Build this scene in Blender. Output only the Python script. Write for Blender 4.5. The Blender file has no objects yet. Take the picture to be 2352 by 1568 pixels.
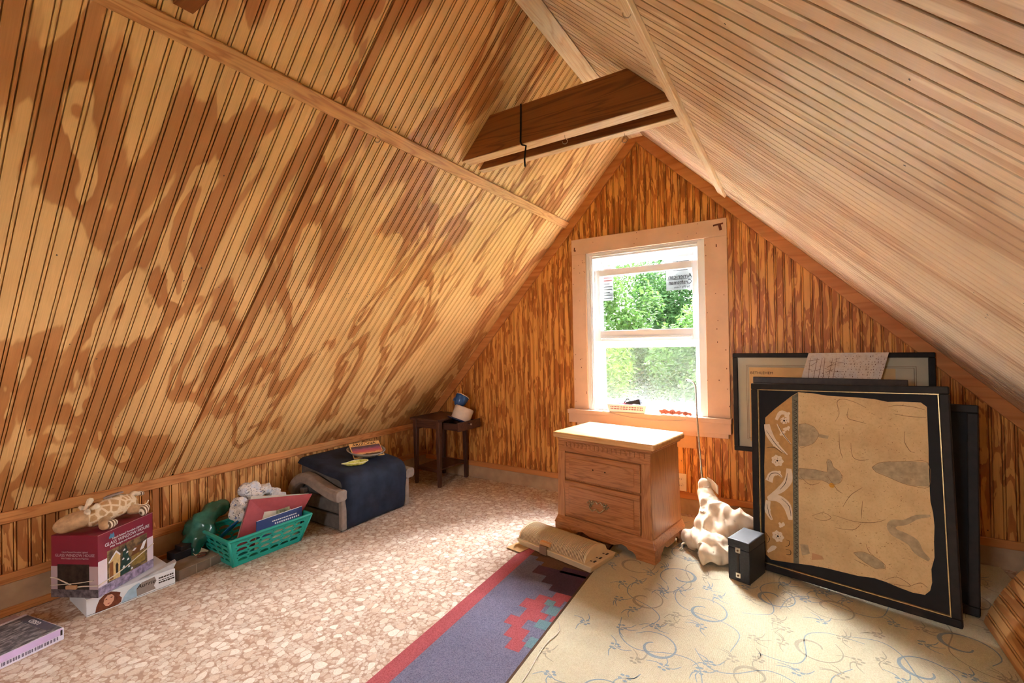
import bpy, bmesh, math, random
from mathutils import Matrix, Vector, noise as mnoise
random.seed(7)
SC = bpy.context.scene
COL = SC.collection
PI = math.pi

# ---------------------------------------------------------------- camera
CAM_H = 1.12
cd = bpy.data.cameras.new('camera')
cd.sensor_fit = 'HORIZONTAL'; cd.sensor_width = 36.0
cd.lens = 36.0 * 1042.614 / 2352.0
cd.clip_start = 0.02; cd.clip_end = 200
cam = bpy.data.objects.new('camera', cd); COL.objects.link(cam)
yaw, pitch, roll = math.radians(31.957), math.radians(0.398), math.radians(-1.028)
Fv = Vector((-math.sin(yaw)*math.cos(pitch), math.cos(yaw)*math.cos(pitch), math.sin(pitch)))
R0 = Vector((math.cos(yaw), math.sin(yaw), 0)); U0 = R0.cross(Fv)
Rv = R0*math.cos(roll) + U0*math.sin(roll); Uv = -R0*math.sin(roll) + U0*math.cos(roll)
cam.matrix_world = Matrix(((Rv.x, Uv.x, -Fv.x, 0), (Rv.y, Uv.y, -Fv.y, 0), (Rv.z, Uv.z, -Fv.z, CAM_H), (0, 0, 0, 1)))
SC.camera = cam

# ---------------------------------------------------------------- sky, portals, exposure
wd = bpy.data.worlds.new('overcast_sky'); SC.world = wd; wd.use_nodes = True
bg = wd.node_tree.nodes['Background']
bg.inputs['Color'].default_value = (0.91, 0.96, 1.0, 1); bg.inputs['Strength'].default_value = 5.5
def portal(name, loc, rot, sx, sy):     # tells the renderer where the daylight comes in; gives no light of its own
    l = bpy.data.lights.new(name, 'AREA'); l.shape = 'RECTANGLE'; l.size = sx; l.size_y = sy; l.cycles.is_portal = True
    o = bpy.data.objects.new(name, l); o.location = loc; o.rotation_euler = rot; COL.objects.link(o)
portal('window_portal', (-0.88, 3.262, 1.205), (-PI/2, 0, 0), 0.82, 1.15)
portal('fill_window_portal', (-0.90, -1.76, 1.30), (PI/2, 0, 0), 0.64, 0.70)  # guides sampling through the window added behind the viewer for fill
sun = bpy.data.lights.new('hazy_daylight', 'SUN'); sun.energy = 27.0; sun.angle = math.radians(70); sun.color = (0.96, 0.98, 1.0)
so = bpy.data.objects.new('hazy_daylight', sun); COL.objects.link(so)
sd = Vector((0.12, -1.0, -0.74))          # soft sun through thin cloud, from beyond the gable window
so.rotation_euler = sd.to_track_quat('-Z', 'Y').to_euler()
vs = SC.view_settings
vs.view_transform = 'Standard'; vs.look = 'None'; vs.gamma = 1.0; vs.use_curve_mapping = False
vs.exposure = 2.84
SC.cycles.use_denoising = True; SC.cycles.adaptive_threshold = 0.15; SC.cycles.adaptive_min_samples = 20
SC.cycles.caustics_reflective = False; SC.cycles.caustics_refractive = False; SC.cycles.blur_glossy = 1.0
SC.cycles.max_bounces = 6; SC.cycles.diffuse_bounces = 4; SC.cycles.glossy_bounces = 3; SC.cycles.transparent_max_bounces = 8
SC.cycles.sample_clamp_indirect = 12.0

# ---------------------------------------------------------------- material helpers
def srgb(r, g, b):
    f = lambda c: (c/255/12.92) if c/255 <= 0.04045 else ((c/255+0.055)/1.055)**2.4
    return (f(r), f(g), f(b), 1)
class NT:
    def __init__(s, name, rough=0.6, spec=0.4):
        s.m = bpy.data.materials.new(name); s.m.use_nodes = True
        s.t = s.m.node_tree; s.b = s.t.nodes['Principled BSDF']
        s.b.inputs['Roughness'].default_value = rough
        s.b.inputs['Specular IOR Level'].default_value = spec
    def n(s, typ, **kw):
        nd = s.t.nodes.new(typ)
        for k, v in kw.items():
            if k.startswith('i_'):
                key = k[2:]; key = int(key) if key.isdigit() else key.replace('_', ' ')
                nd.inputs[key].default_value = v
            else: setattr(nd, k, v)
        return nd
    def l(s, a, b): s.t.links.new(a, b)
    def coord(s, kind='Object', scale=(1, 1, 1), rot=(0, 0, 0), loc=(0, 0, 0)):
        tc = s.n('ShaderNodeTexCoord'); mp = s.n('ShaderNodeMapping')
        mp.inputs['Scale'].default_value = scale; mp.inputs['Rotation'].default_value = rot; mp.inputs['Location'].default_value = loc
        s.l(tc.outputs[kind], mp.inputs['Vector']); return mp.outputs['Vector']
    def noise(s, vec, scale, detail=3, rough=0.55, dist=0.0):
        nd = s.n('ShaderNodeTexNoise'); s.l(vec, nd.inputs['Vector'])
        nd.inputs['Scale'].default_value = scale; nd.inputs['Detail'].default_value = detail
        nd.inputs['Roughness'].default_value = rough; nd.inputs['Distortion'].default_value = dist
        return nd.outputs['Fac']
    def ramp(s, fac, stops, interp='LINEAR'):
        r = s.n('ShaderNodeValToRGB'); r.color_ramp.interpolation = interp
        e = r.color_ramp.elements
        while len(e) < len(stops): e.new(0.5)
        for el, (p, c) in zip(e, stops):
            el.position = p; el.color = c if len(c) == 4 else (*c, 1)
        s.l(fac, r.inputs['Fac']); return r.outputs['Color']
    def mix(s, fac, a, b, mode='MIX'):
        m = s.n('ShaderNodeMix', data_type='RGBA', blend_type=mode)
        if isinstance(fac, float): m.inputs[0].default_value = fac
        else: s.l(fac, m.inputs[0])
        for sock, v in ((m.inputs[6], a), (m.inputs[7], b)):
            if isinstance(v, tuple): sock.default_value = v
            else: s.l(v, sock)
        return m.outputs[2]
    def math(s, op, a, b=0.0):
        m = s.n('ShaderNodeMath', operation=op)
        for sock, v in ((m.inputs[0], a), (m.inputs[1], b)):
            if isinstance(v, (int, float)): sock.default_value = v
            else: s.l(v, sock)
        return m.outputs[0]
    def color(s, c):
        if isinstance(c, tuple): s.b.inputs['Base Color'].default_value = c
        else: s.l(c, s.b.inputs['Base Color'])
    def bump(s, h, strength=0.3, dist=0.002):
        b = s.n('ShaderNodeBump'); b.inputs['Strength'].default_value = strength; b.inputs['Distance'].default_value = dist
        s.l(h, b.inputs['Height']); s.l(b.outputs['Normal'], s.b.inputs['Normal'])
MATS = {}
def plain(name, col, rough=0.6, spec=0.4, var=0.08, scale=18, metal=0.0, bump=0.0):
    if name in MATS: return MATS[name]
    t = NT(name, rough, spec); v = t.coord('Object')
    f = t.noise(v, scale, 4)
    dark = tuple(c*(1-var*2) for c in col[:3]) + (1,); lite = tuple(min(1, c*(1+var)) for c in col[:3]) + (1,)
    t.color(t.ramp(f, [(0.3, dark), (0.7, lite)]))
    t.b.inputs['Metallic'].default_value = metal
    if bump: t.bump(t.noise(v, scale*6, 3), bump, 0.002)
    MATS[name] = t.m; return t.m
def beadwood(name, lite, mid, dark, su, sv, seed=0.0, thresh=0.5, sheet=True, rough=0.42):
    """stained beaded plywood: flame-shaped resin patches running with the grain (v along the boards)"""
    t = NT(name, rough, 0.35)
    uv = t.n('ShaderNodeTexCoord').outputs['UV']
    mp = t.n('ShaderNodeMapping'); mp.inputs['Location'].default_value = (seed, seed*1.7, seed*.3); t.l(uv, mp.inputs['Vector'])
    vec = mp.outputs['Vector']
    if sheet:   # every 1.22 m sheet shows its own piece of veneer
        sx = t.n('ShaderNodeSeparateXYZ'); t.l(uv, sx.inputs[0])
        k = t.math('FLOOR', t.math('DIVIDE', t.math('ADD', sx.outputs[0], 0.10), 1.22))
        cx = t.n('ShaderNodeCombineXYZ'); t.l(t.math('MULTIPLY', k, 3.71), cx.inputs[1]); t.l(t.math('MULTIPLY', k, 5.3), cx.inputs[2])
        ad = t.n('ShaderNodeVectorMath', operation='ADD'); t.l(vec, ad.inputs[0]); t.l(cx.outputs[0], ad.inputs[1]); vec = ad.outputs[0]
    def scl(a, b):
        m = t.n('ShaderNodeMapping'); m.inputs['Scale'].default_value = (a, b, 1); t.l(vec, m.inputs['Vector']); return m.outputs['Vector']
    big = t.noise(scl(su, sv), 1.0, 3.0, 0.5, 0.9)
    rag = t.noise(scl(su*6, sv*4), 1.0, 2, 0.6, 0.4)
    val = t.math('ADD', big, t.math('MULTIPLY', t.math('SUBTRACT', rag, 0.5), 0.09))
    pale = tuple(min(1.0, c_*1.08) for c_ in lite[:3]) + (1,)
    patch = t.ramp(val, [(0.0, mid), (0.30, pale), (thresh-0.012, lite), (thresh+0.006, mid), (0.60, dark), (0.612, lite), (0.68, lite), (0.69, mid)])
    grain = t.noise(scl(420, 9), 1.0, 3, 0.6)
    fine = t.ramp(grain, [(0.25, (0.88, 0.85, 0.82, 1)), (0.65, (1.04, 1.04, 1.04, 1))])
    blot = t.ramp(t.noise(scl(4, 2.2), 1.0, 3), [(0.3, (0.86, 0.83, 0.80, 1)), (0.7, (1.06, 1.06, 1.06, 1))])
    c = t.mix(0.8, patch, fine, 'MULTIPLY'); c = t.mix(1.0, c, blot, 'MULTIPLY')
    t.color(c); t.bump(grain, 0.08, 0.001)
    MATS[name] = t.m; return t.m
def wood(name, lite, dark, axis=0, rough=0.45, fscale=1.0, contrast=1.0, spec=0.4):
    """solid timber with long grain along the object's own axis"""
    if name in MATS: return MATS[name]
    t = NT(name, rough, spec)
    s1 = [14*fscale]*3; s1[axis] = 1.1*fscale
    s2 = [160*fscale]*3; s2[axis] = 5*fscale
    v1 = t.coord('Object', tuple(s1)); v2 = t.coord('Object', tuple(s2))
    a = t.noise(v1, 1.0, 3, 0.5, 0.8)
    rings = t.math('PINGPONG', t.math('MULTIPLY', a, 9.0), 0.5)
    base = t.ramp(rings, [(0.0, dark), (0.28, lite), (0.5, lite)])
    base = t.mix(contrast, lite, base) if contrast < 1 else base
    g = t.noise(v2, 1.0, 3, 0.6)
    fine = t.ramp(g, [(0.3, (0.78, 0.74, 0.70, 1)), (0.65, (1.04, 1.04, 1.04, 1))])
    t.color(t.mix(0.7, base, fine, 'MULTIPLY')); t.bump(g, 0.10, 0.001)
    MATS[name] = t.m; return t.m

# ---------------------------------------------------------------- mesh helpers
class MB:
    def __init__(s): s.v = []; s.f = []; s.uv = None
    def add(s, vs, fs):
        o = len(s.v); s.v += [tuple(v) for v in vs]; s.f += [tuple(i+o for i in f) for f in fs]; return s
    def box(s, c, d, rot=None, taper=None):
        hx, hy, hz = d[0]/2, d[1]/2, d[2]/2
        vs = [Vector((x*hx, y*hy, z*hz)) for z in (-1, 1) for y in (-1, 1) for x in (-1, 1)]
        if taper:
            for v in vs:
                if v.z > 0: v.x *= taper[0]; v.y *= taper[1]
        if rot:
            from mathutils import Euler
            m = Euler(rot).to_matrix(); vs = [m @ v for v in vs]
        c = Vector(c)
        return s.add([v+c for v in vs], [(0, 2, 3, 1), (4, 5, 7, 6), (0, 1, 5, 4), (2, 6, 7, 3), (0, 4, 6, 2), (1, 3, 7, 5)])
    def bbox(s, a, b):
        return s.box([(p+q)/2 for p, q in zip(a, b)], [abs(q-p) for p, q in zip(a, b)])
    def hexa(s, p8):     # bottom four (ccw from above) then top four
        return s.add(p8, [(3, 2, 1, 0), (4, 5, 6, 7), (0, 1, 5, 4), (1, 2, 6, 5), (2, 3, 7, 6), (3, 0, 4, 7)])
    def prism(s, poly, z0, z1, M=None):
        n = len(poly)
        vs = [Vector((x, y, z0)) for x, y in poly] + [Vector((x, y, z1)) for x, y in poly]
        if M is not None: vs = [M @ v for v in vs]
        fs = [tuple(range(n-1, -1, -1)), tuple(range(n, 2*n))] + [(i, (i+1) % n, n+(i+1) % n, n+i) for i in range(n)]
        return s.add(vs, fs)
    def tube(s, path, r, seg=8, cap=True):
        path = [Vector(p) for p in path]; n = len(path)
        rs = r if isinstance(r, (list, tuple)) else [r]*n
        o = len(s.v); up = Vector((0, 0, 1)); prev = None
        for i, p in enumerate(path):
            t = (path[min(i+1, n-1)] - path[max(i-1, 0)]).normalized()
            if prev is None:
                a = t.cross(up) if abs(t.dot(up)) < 0.95 else t.cross(Vector((1, 0, 0)))
            else: a = prev - t*prev.dot(t)
            a.normalize(); b = t.cross(a); prev = a
            for k in range(seg):
                w = 2*PI*k/seg; s.v.append(tuple(p + (a*math.cos(w) + b*math.sin(w))*rs[i]))
        for i in range(n-1):
            for k in range(seg):
                k2 = (k+1) % seg
                s.f.append((o+i*seg+k, o+i*seg+k2, o+(i+1)*seg+k2, o+(i+1)*seg+k))
        if cap:
            s.f.append(tuple(o+k for k in range(seg-1, -1, -1))); s.f.append(tuple(o+(n-1)*seg+k for k in range(seg)))
        return s
    def lathe(s, prof, seg=24, M=None, close=False):
        o = len(s.v); n = len(prof)
        for r, z in prof:
            for k in range(seg):
                w = 2*PI*k/seg; v = Vector((r*math.cos(w), r*math.sin(w), z))
                s.v.append(tuple(M @ v if M is not None else v))
        m = n if close else n-1
        for i in range(m):
            j = (i+1) % n
            for k in range(seg):
                k2 = (k+1) % seg; s.f.append((o+i*seg+k, o+i*seg+k2, o+j*seg+k2, o+j*seg+k))
        if not close:
            s.f.append(tuple(o+k for k in range(seg-1, -1, -1))); s.f.append(tuple(o+(n-1)*seg+k for k in range(seg)))
        return s
    def grid(s, fn, nu, nv, thick=None):
        o = len(s.v)
        for j in range(nv+1):
            for i in range(nu+1): s.v.append(tuple(fn(i/nu, j/nv)))
        for j in range(nv):
            for i in range(nu):
                a = o+j*(nu+1)+i; s.f.append((a, a+1, a+nu+2, a+nu+1))
        return s
    def build(s, name, mat, parent=None, smooth=False, bevel=0, sub=0, solid=0, uvs=None, seg=2, loc=None, rot=None):
        me = bpy.data.meshes.new(name); me.from_pydata(s.v, [], s.f); me.update()
        if uvs is not None:
            ul = me.uv_layers.new(name='UVMap')
            for lp in me.loops: ul.data[lp.index].uv = uvs[lp.vertex_index]
        bm = bmesh.new(); bm.from_mesh(me)
        if uvs is None: bmesh.ops.recalc_face_normals(bm, faces=bm.faces)
        if bevel:
            ed = [e for e in bm.edges if len(e.link_faces) == 2 and e.calc_face_angle(0) > 0.5]
            bmesh.ops.bevel(bm, geom=ed, offset=bevel, segments=seg, affect='EDGES', profile=0.5, clamp_overlap=True)
        bm.to_mesh(me); bm.free()
        if mat is not None: me.materials.append(mat)
        if smooth:
            for p in me.polygons: p.use_smooth = True
        o = bpy.data.objects.new(name, me); COL.objects.link(o)
        if parent is not None: o.parent = parent
        if loc is not None: o.location = loc
        if rot is not None: o.rotation_euler = rot
        if solid:
            m = o.modifiers.new('thickness', 'SOLIDIFY'); m.thickness = solid; m.offset = 0
        if sub:
            m = o.modifiers.new('smooth', 'SUBSURF'); m.levels = sub; m.render_levels = sub
        return o
def thing(name, label, cat, loc=(0, 0, 0), rotz=0, group=None, rot=None):
    o = bpy.data.objects.new(name, None); COL.objects.link(o); o.empty_display_size = 0.05
    o.location = loc; o.rotation_euler = rot if rot else (0, 0, rotz)
    o['label'] = label; o['category'] = cat
    if group: o['group'] = group
    return o
def tag(o, label, cat, group=None):
    o['label'] = label; o['category'] = cat
    if group: o['group'] = group
    return o
def setting(name, label, kind='structure'):
    o = bpy.data.objects.new(name, None); COL.objects.link(o); o.empty_display_size = 0.05
    o['kind'] = 'structure'; o['label'] = label; return o
def struct(o, label):
    o['kind'] = 'structure'; o['label'] = label; return o
def text(name, s, size, mat, parent, loc, rot=(0, 0, 0), align='CENTER', depth=0.0004, sx=1.0, shear=0.0):
    cu = bpy.data.curves.new(name, 'FONT'); cu.body = s; cu.size = size; cu.align_x = align; cu.align_y = 'CENTER'
    cu.extrude = depth; cu.resolution_u = 3; cu.shear = shear
    tmp = bpy.data.objects.new(name + '_tmp', cu); COL.objects.link(tmp)
    me = bpy.data.meshes.new_from_object(tmp); bpy.data.objects.remove(tmp); bpy.data.curves.remove(cu)
    me.materials.clear(); me.materials.append(mat)
    o = bpy.data.objects.new(name, me); COL.objects.link(o); o.parent = parent
    o.location = loc; o.rotation_euler = rot; o.scale = (sx, 1, 1)
    return o
def smoothpath(pts, n=6):
    """Catmull-Rom through the points"""
    P = [Vector(p) for p in pts]; out = []
    for i in range(len(P)-1):
        p0, p1, p2, p3 = P[max(i-1, 0)], P[i], P[i+1], P[min(i+2, len(P)-1)]
        for k in range(n):
            t = k/n
            out.append(0.5*((2*p1) + (p2-p0)*t + (2*p0-5*p1+4*p2-p3)*t*t + (3*p1-p0-3*p2+p3)*t**3))
    out.append(P[-1]); return out

# ---------------------------------------------------------------- palette
HONEY = srgb(226, 176, 116); AMBER = srgb(190, 130, 76); UMBER = srgb(160, 102, 58)
M_slopeL = beadwood('stained_beadboard_left', srgb(240, 194, 130), srgb(204, 144, 86), srgb(190, 128, 72), 4.2, 1.3, 3.0, 0.50)
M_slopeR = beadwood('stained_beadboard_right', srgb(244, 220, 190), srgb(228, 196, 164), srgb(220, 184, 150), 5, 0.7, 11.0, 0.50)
M_gable = beadwood('stained_beadboard_gable', srgb(226, 162, 84), srgb(188, 116, 54), srgb(174, 104, 46), 26, 3.4, 5.0, 0.48)
M_knee = beadwood('stained_beadboard_knee', srgb(226, 170, 104), srgb(190, 126, 70), srgb(174, 112, 58), 16, 3.4, 23.0, 0.48)
M_pine = wood('clear_pine_batten', srgb(246, 224, 190), srgb(232, 198, 154), 1, 0.5)
M_pineL = wood('varnished_pine_batten', srgb(222, 168, 108), srgb(196, 134, 78), 1, 0.5)
M_trim = wood('varnished_trim', srgb(210, 144, 84), srgb(182, 112, 58), 1, 0.45)
M_trimx = wood('varnished_trim_across', srgb(206, 138, 78), srgb(190, 118, 62), 0, 0.45, 0.25)
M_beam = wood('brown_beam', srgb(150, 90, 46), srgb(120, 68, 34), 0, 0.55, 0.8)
M_beamedge = wood('beam_underside', srgb(236, 206, 166), srgb(220, 180, 134), 0, 0.5)
M_basebd = plain('dusty_baseboard', srgb(190, 160, 128), 0.8, 0.2, 0.12, 9)
M_dark = plain('dark_gap', srgb(34, 20, 12), 0.9, 0.1)
M_casing = plain('primed_casing', srgb(226, 188, 160), 0.65, 0.3, 0.05, 6)
M_white = plain('white_vinyl', srgb(240, 242, 245), 0.35, 0.5, 0.01, 4)
M_nail = plain('nail_head', srgb(70, 52, 40), 0.5, 0.5, 0.1, 50)

# ---------------------------------------------------------------- room shell
D = 3.106; XR = -0.9015; ZR = 2.579; SL = 1.0752; SR = 1.0081
XK = -2.892; ZK = ZR - SL*(XR-XK); XK2 = 1.089; ZK2 = ZR - SR*(XK2-XR); YF = -1.6
PITCH = 0.0445
PROF = [(0, -.010), (.0014, -.010), (.0022, -.0004), (.0030, 0), (.0318, 0), (.0326, -.0006), (.0332, -.010), (.0358, -.010),
        (.0364, -.0020), (.0384, -.0002), (.0408, -.0002), (.0428, -.0020), (.0434, -.010), (.0445, -.010)]
# on the slopes the beads lap over their grooves, so one looks under a lip into the dark slot
PROF_R = [(0, 0), (.0326, 0), (.0329, -.012), (.0441, -.012), (.0442, -.0012), (.0402, -.0006), (.0400, -.0003), (.0410, 0), (.0445, 0)]
PROF_L = [(0, -.011), (.0034, -.011), (.0032, -.0030), (.0014, -.0022), (.0012, -.0010), (.0022, 0), (.0318, 0), (.0328, -.0008), (.0332, -.011), (.0376, -.011),
          (.0374, -.0034), (.0360, -.0026), (.0358, -.0016), (.0372, -.0003), (.0408, -.0003), (.0428, -.0016), (.0432, -.011), (.0445, -.011)]
BACK = 0.013; SEG = 12
def strip(parent, mat, O, Wd, Ld, N, lo, hi, uv0, name='bead_strip', close_gap=1.0, seg=1, prof=None):
    """one bead of the panelling: profile across Wd, from lo(a) to hi(a) along Ld, cut into short lengths"""
    O, Wd, Ld, N = Vector(O), Vector(Wd), Vector(Ld), Vector(N)
    vs, uvs = [], []
    pr = [(a*close_gap, c) for a, c in (prof or PROF)] + [(PITCH*close_gap, -BACK), (0, -BACK)]
    n = len(pr); m = seg+1
    for a, c in pr:
        for k in range(m):
            b = lo(a) + (hi(a)-lo(a))*k/seg
            vs.append(O + Wd*a + Ld*b + N*c); uvs.append((uv0[0]+a, uv0[1]+b))
    fs = []
    for i in range(n):
        j = (i+1) % n
        for k in range(seg): fs.append((m*i+k, m*j+k, m*j+k+1, m*i+k+1))
    fs.append(tuple(m*i for i in range(n-1, -1, -1))); fs.append(tuple(m*i+seg for i in range(n)))
    if Wd.cross(Ld).dot(N) < 0: fs = [tuple(reversed(f)) for f in fs]
    mb = MB(); mb.add(vs, fs)
    return mb.build(name, mat, parent, uvs=uvs)

# floor slab with printed sheet vinyl
t = NT('pebble_vinyl', 0.55, 0.25); v = t.coord('Object')
wob = t.n('ShaderNodeTexNoise'); wob.inputs['Scale'].default_value = 9; t.l(v, wob.inputs['Vector'])
wm = t.n('ShaderNodeMixRGB'); wm.blend_type = 'LINEAR_LIGHT'; wm.inputs[0].default_value = 0.03; t.l(v, wm.inputs[1]); t.l(wob.outputs['Color'], wm.inputs[2])
def vor(scale, feat='DISTANCE_TO_EDGE'):
    n = t.n('ShaderNodeTexVoronoi', feature=feat, voronoi_dimensions='2D'); n.inputs['Scale'].default_value = scale; n.inputs['Randomness'].default_value = 1.0
    t.l(wm.outputs[0], n.inputs['Vector']); return n
big, bigc = vor(23), vor(23, 'F1'); sml, smlc = vor(60), vor(60, 'F1')
bs = t.n('ShaderNodeSeparateColor'); t.l(bigc.outputs['Color'], bs.inputs[0])
ss = t.n('ShaderNodeSeparateColor'); t.l(smlc.outputs['Color'], ss.inputs[0])
def pebble(edge, f1, e0, r0):      # rounded stone: inside its cell and near its own centre
    return t.math('MINIMUM', t.math('SUBTRACT', edge.outputs['Distance'], e0), t.math('SUBTRACT', r0, f1.outputs['Distance']))
pv = pebble(big, bigc, 0.035, 0.40); sel = t.math('GREATER_THAN', bs.outputs[0], 0.40)
isbig = t.math('MULTIPLY', sel, t.math('GREATER_THAN', pv, 0.0))
bline = t.math('MULTIPLY', sel, t.math('LESS_THAN', t.math('ABSOLUTE', pv), 0.014))
sline = t.math('LESS_THAN', pebble(sml, smlc, 0.03, 0.52), 0.0)
stone = t.ramp(bs.outputs[1], [(0.0, srgb(230, 220, 208)), (0.45, srgb(218, 206, 192)), (0.8, srgb(208, 184, 164)), (1.0, srgb(236, 228, 218))])
peb = t.ramp(ss.outputs[1], [(0.0, srgb(214, 200, 186)), (0.5, srgb(204, 186, 170)), (0.85, srgb(194, 168, 148)), (1.0, srgb(226, 214, 202))])
gr = srgb(176, 146, 126)
c = t.mix(sline, peb, gr); c = t.mix(isbig, c, stone); c = t.mix(bline, c, srgb(192, 162, 142))
mot = t.ramp(t.noise(v, 7, 4), [(0.3, (0.88, 0.84, 0.80, 1)), (0.65, (1.03, 1.03, 1.03, 1))])
spk = t.ramp(t.noise(v, 160, 2), [(0.35, (0.84, 0.8, 0.76, 1)), (0.6, (1.03, 1.03, 1.03, 1))])
c = t.mix(0.8, c, mot, 'MULTIPLY'); c = t.mix(0.6, c, spk, 'MULTIPLY')
t.color(c); t.bump(t.noise(v, 60, 3), 0.10, 0.001); M_vinyl = t.m
fl = MB().bbox((XK-.05, YF-.1, -.08), (XK2+.05, D+.1, 0)).build('floor', M_vinyl)
struct(fl, 'pebble-print sheet vinyl floor in pinkish beige')

# left slope of the ceiling
tl = math.hypot(1, SL); Ls = Vector((1, 0, SL))/tl; Nl = Vector((SL, 0, -1))/tl
lenL = (XR-XK)*tl
ceilL = setting('ceiling_left', 'steep left attic slope panelled in two-tone stained beadboard')
y = -0.268; i = 0
gapdone = False
while y < D - 0.001:
    w = min(PITCH, D-y)/PITCH
    strip(ceilL, M_slopeL, (XK, y, ZK), (0, 1, 0), Ls, Nl, lambda a: 0.0, lambda a: lenL, (y, 0), close_gap=w, seg=SEG, prof=PROF_L)
    y += PITCH*w; i += 1
    if not gapdone and y > 1.105:
        y += 0.0075; gapdone = True
def slab(parent, name, a, b, c_, d_, n, t0, t1, mat):
    """quad a b c d offset along n between t0 and t1"""
    n = Vector(n); p = [Vector(q) for q in (a, b, c_, d_)]
    return MB().hexa([q+n*t0 for q in p] + [q+n*t1 for q in p]).build(name, mat, parent)
EV = .14      # the boards run on past the eaves so that no daylight leaks in
slab(ceilL, 'backing_board', (XK-EV, YF, ZK-EV*SL), (XK-EV, D, ZK-EV*SL), (XR, D, ZR), (XR, YF, ZR), Nl, -.032, -.0135, M_dark)
slab(ceilL, 'rear_sheet', (XK, YF, ZK), (XK, -.27, ZK), (XR, -.27, ZR), (XR, YF, ZR), Nl, -.010, 0, wood('plain_stained_sheet', srgb(222, 172, 112), srgb(188, 130, 76), 0, 0.5))
slab(ceilL, 'roof_deck', (XK-EV, YF-.2, ZK-EV*SL), (XK-EV, D+.2, ZK-EV*SL), (XR+.03, D+.2, ZR+.03*SL), (XR+.03, YF-.2, ZR+.03*SL), Nl, -.12, -.033, M_dark)
# right slope
tr = math.hypot(1, SR); Lr = Vector((-1, 0, SR))/tr; Nr = Vector((-SR, 0, -1))/tr
lenR = (XK2-XR)*tr
ceilR = setting('ceiling_right', 'right attic slope panelled in pale brown beadboard, brightest above the pictures')
y = 0.05
while y < D - 0.001:
    w = min(PITCH, D-y)/PITCH
    strip(ceilR, M_slopeR, (XK2, y, ZK2), (0, 1, 0), Lr, Nr, lambda a: 0.0, lambda a: lenR, (y+.3, 0), close_gap=w, seg=SEG, prof=PROF_R)
    y += PITCH*w
slab(ceilR, 'backing_board', (XK2+EV, YF, ZK2-EV*SR), (XK2+EV, D, ZK2-EV*SR), (XR, D, ZR), (XR, YF, ZR), Nr, -.032, -.0135, M_dark)
slab(ceilR, 'rear_sheet', (XK2, YF, ZK2), (XK2, .048, ZK2), (XR, .048, ZR), (XR, YF, ZR), Nr, -.010, 0, MATS['plain_stained_sheet'])
slab(ceilR, 'roof_deck', (XK2+EV, YF-.2, ZK2-EV*SR), (XK2+EV, D+.2, ZK2-EV*SR), (XR-.03, D+.2, ZR+.03*SR), (XR-.03, YF-.2, ZR+.03*SR), Nr, -.12, -.033, M_dark)
# left knee wall
kneeL = setting('wall_left', 'low beadboard knee wall under the left slope')
y = -0.268
while y < D - 0.001:
    w = min(PITCH, D-y)/PITCH
    strip(kneeL, M_knee, (XK, y, 0), (0, 1, 0), (0, 0, 1), (1, 0, 0), lambda a: 0.10, lambda a: ZK, (y+7, 0), close_gap=w)
    y += PITCH*w
MB().bbox((XK-.13, YF-.1, -.05), (XK-.0135, D+.1, ZK+.0)).build('backing_board', M_dark, kneeL)
MB().bbox((XK-.011, YF, 0.1), (XK, -.27, ZK)).build('rear_sheet', MATS['plain_stained_sheet'], kneeL)
wr = MB().bbox((XK2, YF-.1, -.05), (XK2+.12, D+.1, ZK2)).build('wall_right', MATS['plain_stained_sheet']); struct(wr, 'low knee wall under the right slope')
# gable wall with the window opening
WX0, WX1, WZ0, WZ1 = -1.284, -0.478, 0.640, 1.772
gab = setting('wall_back', 'triangular gable wall in orange flame-grained beadboard around the window')
ztop = lambda x: min(ZR-SL*(XR-x), ZR-SR*(x-XR))
x = XK
while x < XK2 - .001:
    w = min(PITCH, XK2-x)/PITCH
    spans = [(lambda a, x=x: 0.10, lambda a, x=x: max(0.105, ztop(x+a)))]
    if x > WX0-.03 and x+PITCH*w < WX1+.03:
        spans = [(lambda a: 0.10, lambda a: WZ0-.03), (lambda a: WZ1+.03, lambda a, x=x: ztop(x+a))]
    for lo, hi in spans:
        strip(gab, M_gable, (x, D, 0), (1, 0, 0), (0, 0, 1), (0, -1, 0), lo, hi, (x+20, 0), close_gap=w)
    x += PITCH*w
def wallpiece(poly, y0, y1, name, parent, mat):
    M = Matrix(((1, 0, 0, 0), (0, 0, 1, 0), (0, 1, 0, 0), (0, 0, 0, 1)))
    return MB().prism(poly, y0, y1, M).build(name, mat, parent)
def gable_polys(x0, x1, z0, z1):
    return [[(XK-.1, -.05), (x0, -.05), (x0, ztop(x0)+.06), (XK-.1, ztop(XK)+.0)], [(x1, -.05), (XK2+.1, -.05), (XK2+.1, ztop(XK2)), (x1, ztop(x1)+.06)],
            [(x0, -.05), (x1, -.05), (x1, z0), (x0, z0)], [(x0, z1), (x1, z1), (x1, ztop(x1)+.06), (XR, ZR+.06), (x0, ztop(x0)+.06)]]
for pl in gable_polys(WX0, WX1, WZ0, WZ1): wallpiece(pl, D+.0135, D+.15, 'backing_board', gab, M_dark)
wf = setting('wall_front', 'gable wall behind the viewer')
for pl in gable_polys(-1.22, -0.58, 0.95, 1.65): wallpiece(pl, YF-.15, YF, 'sheet', wf, MATS['plain_stained_sheet'])

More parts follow.
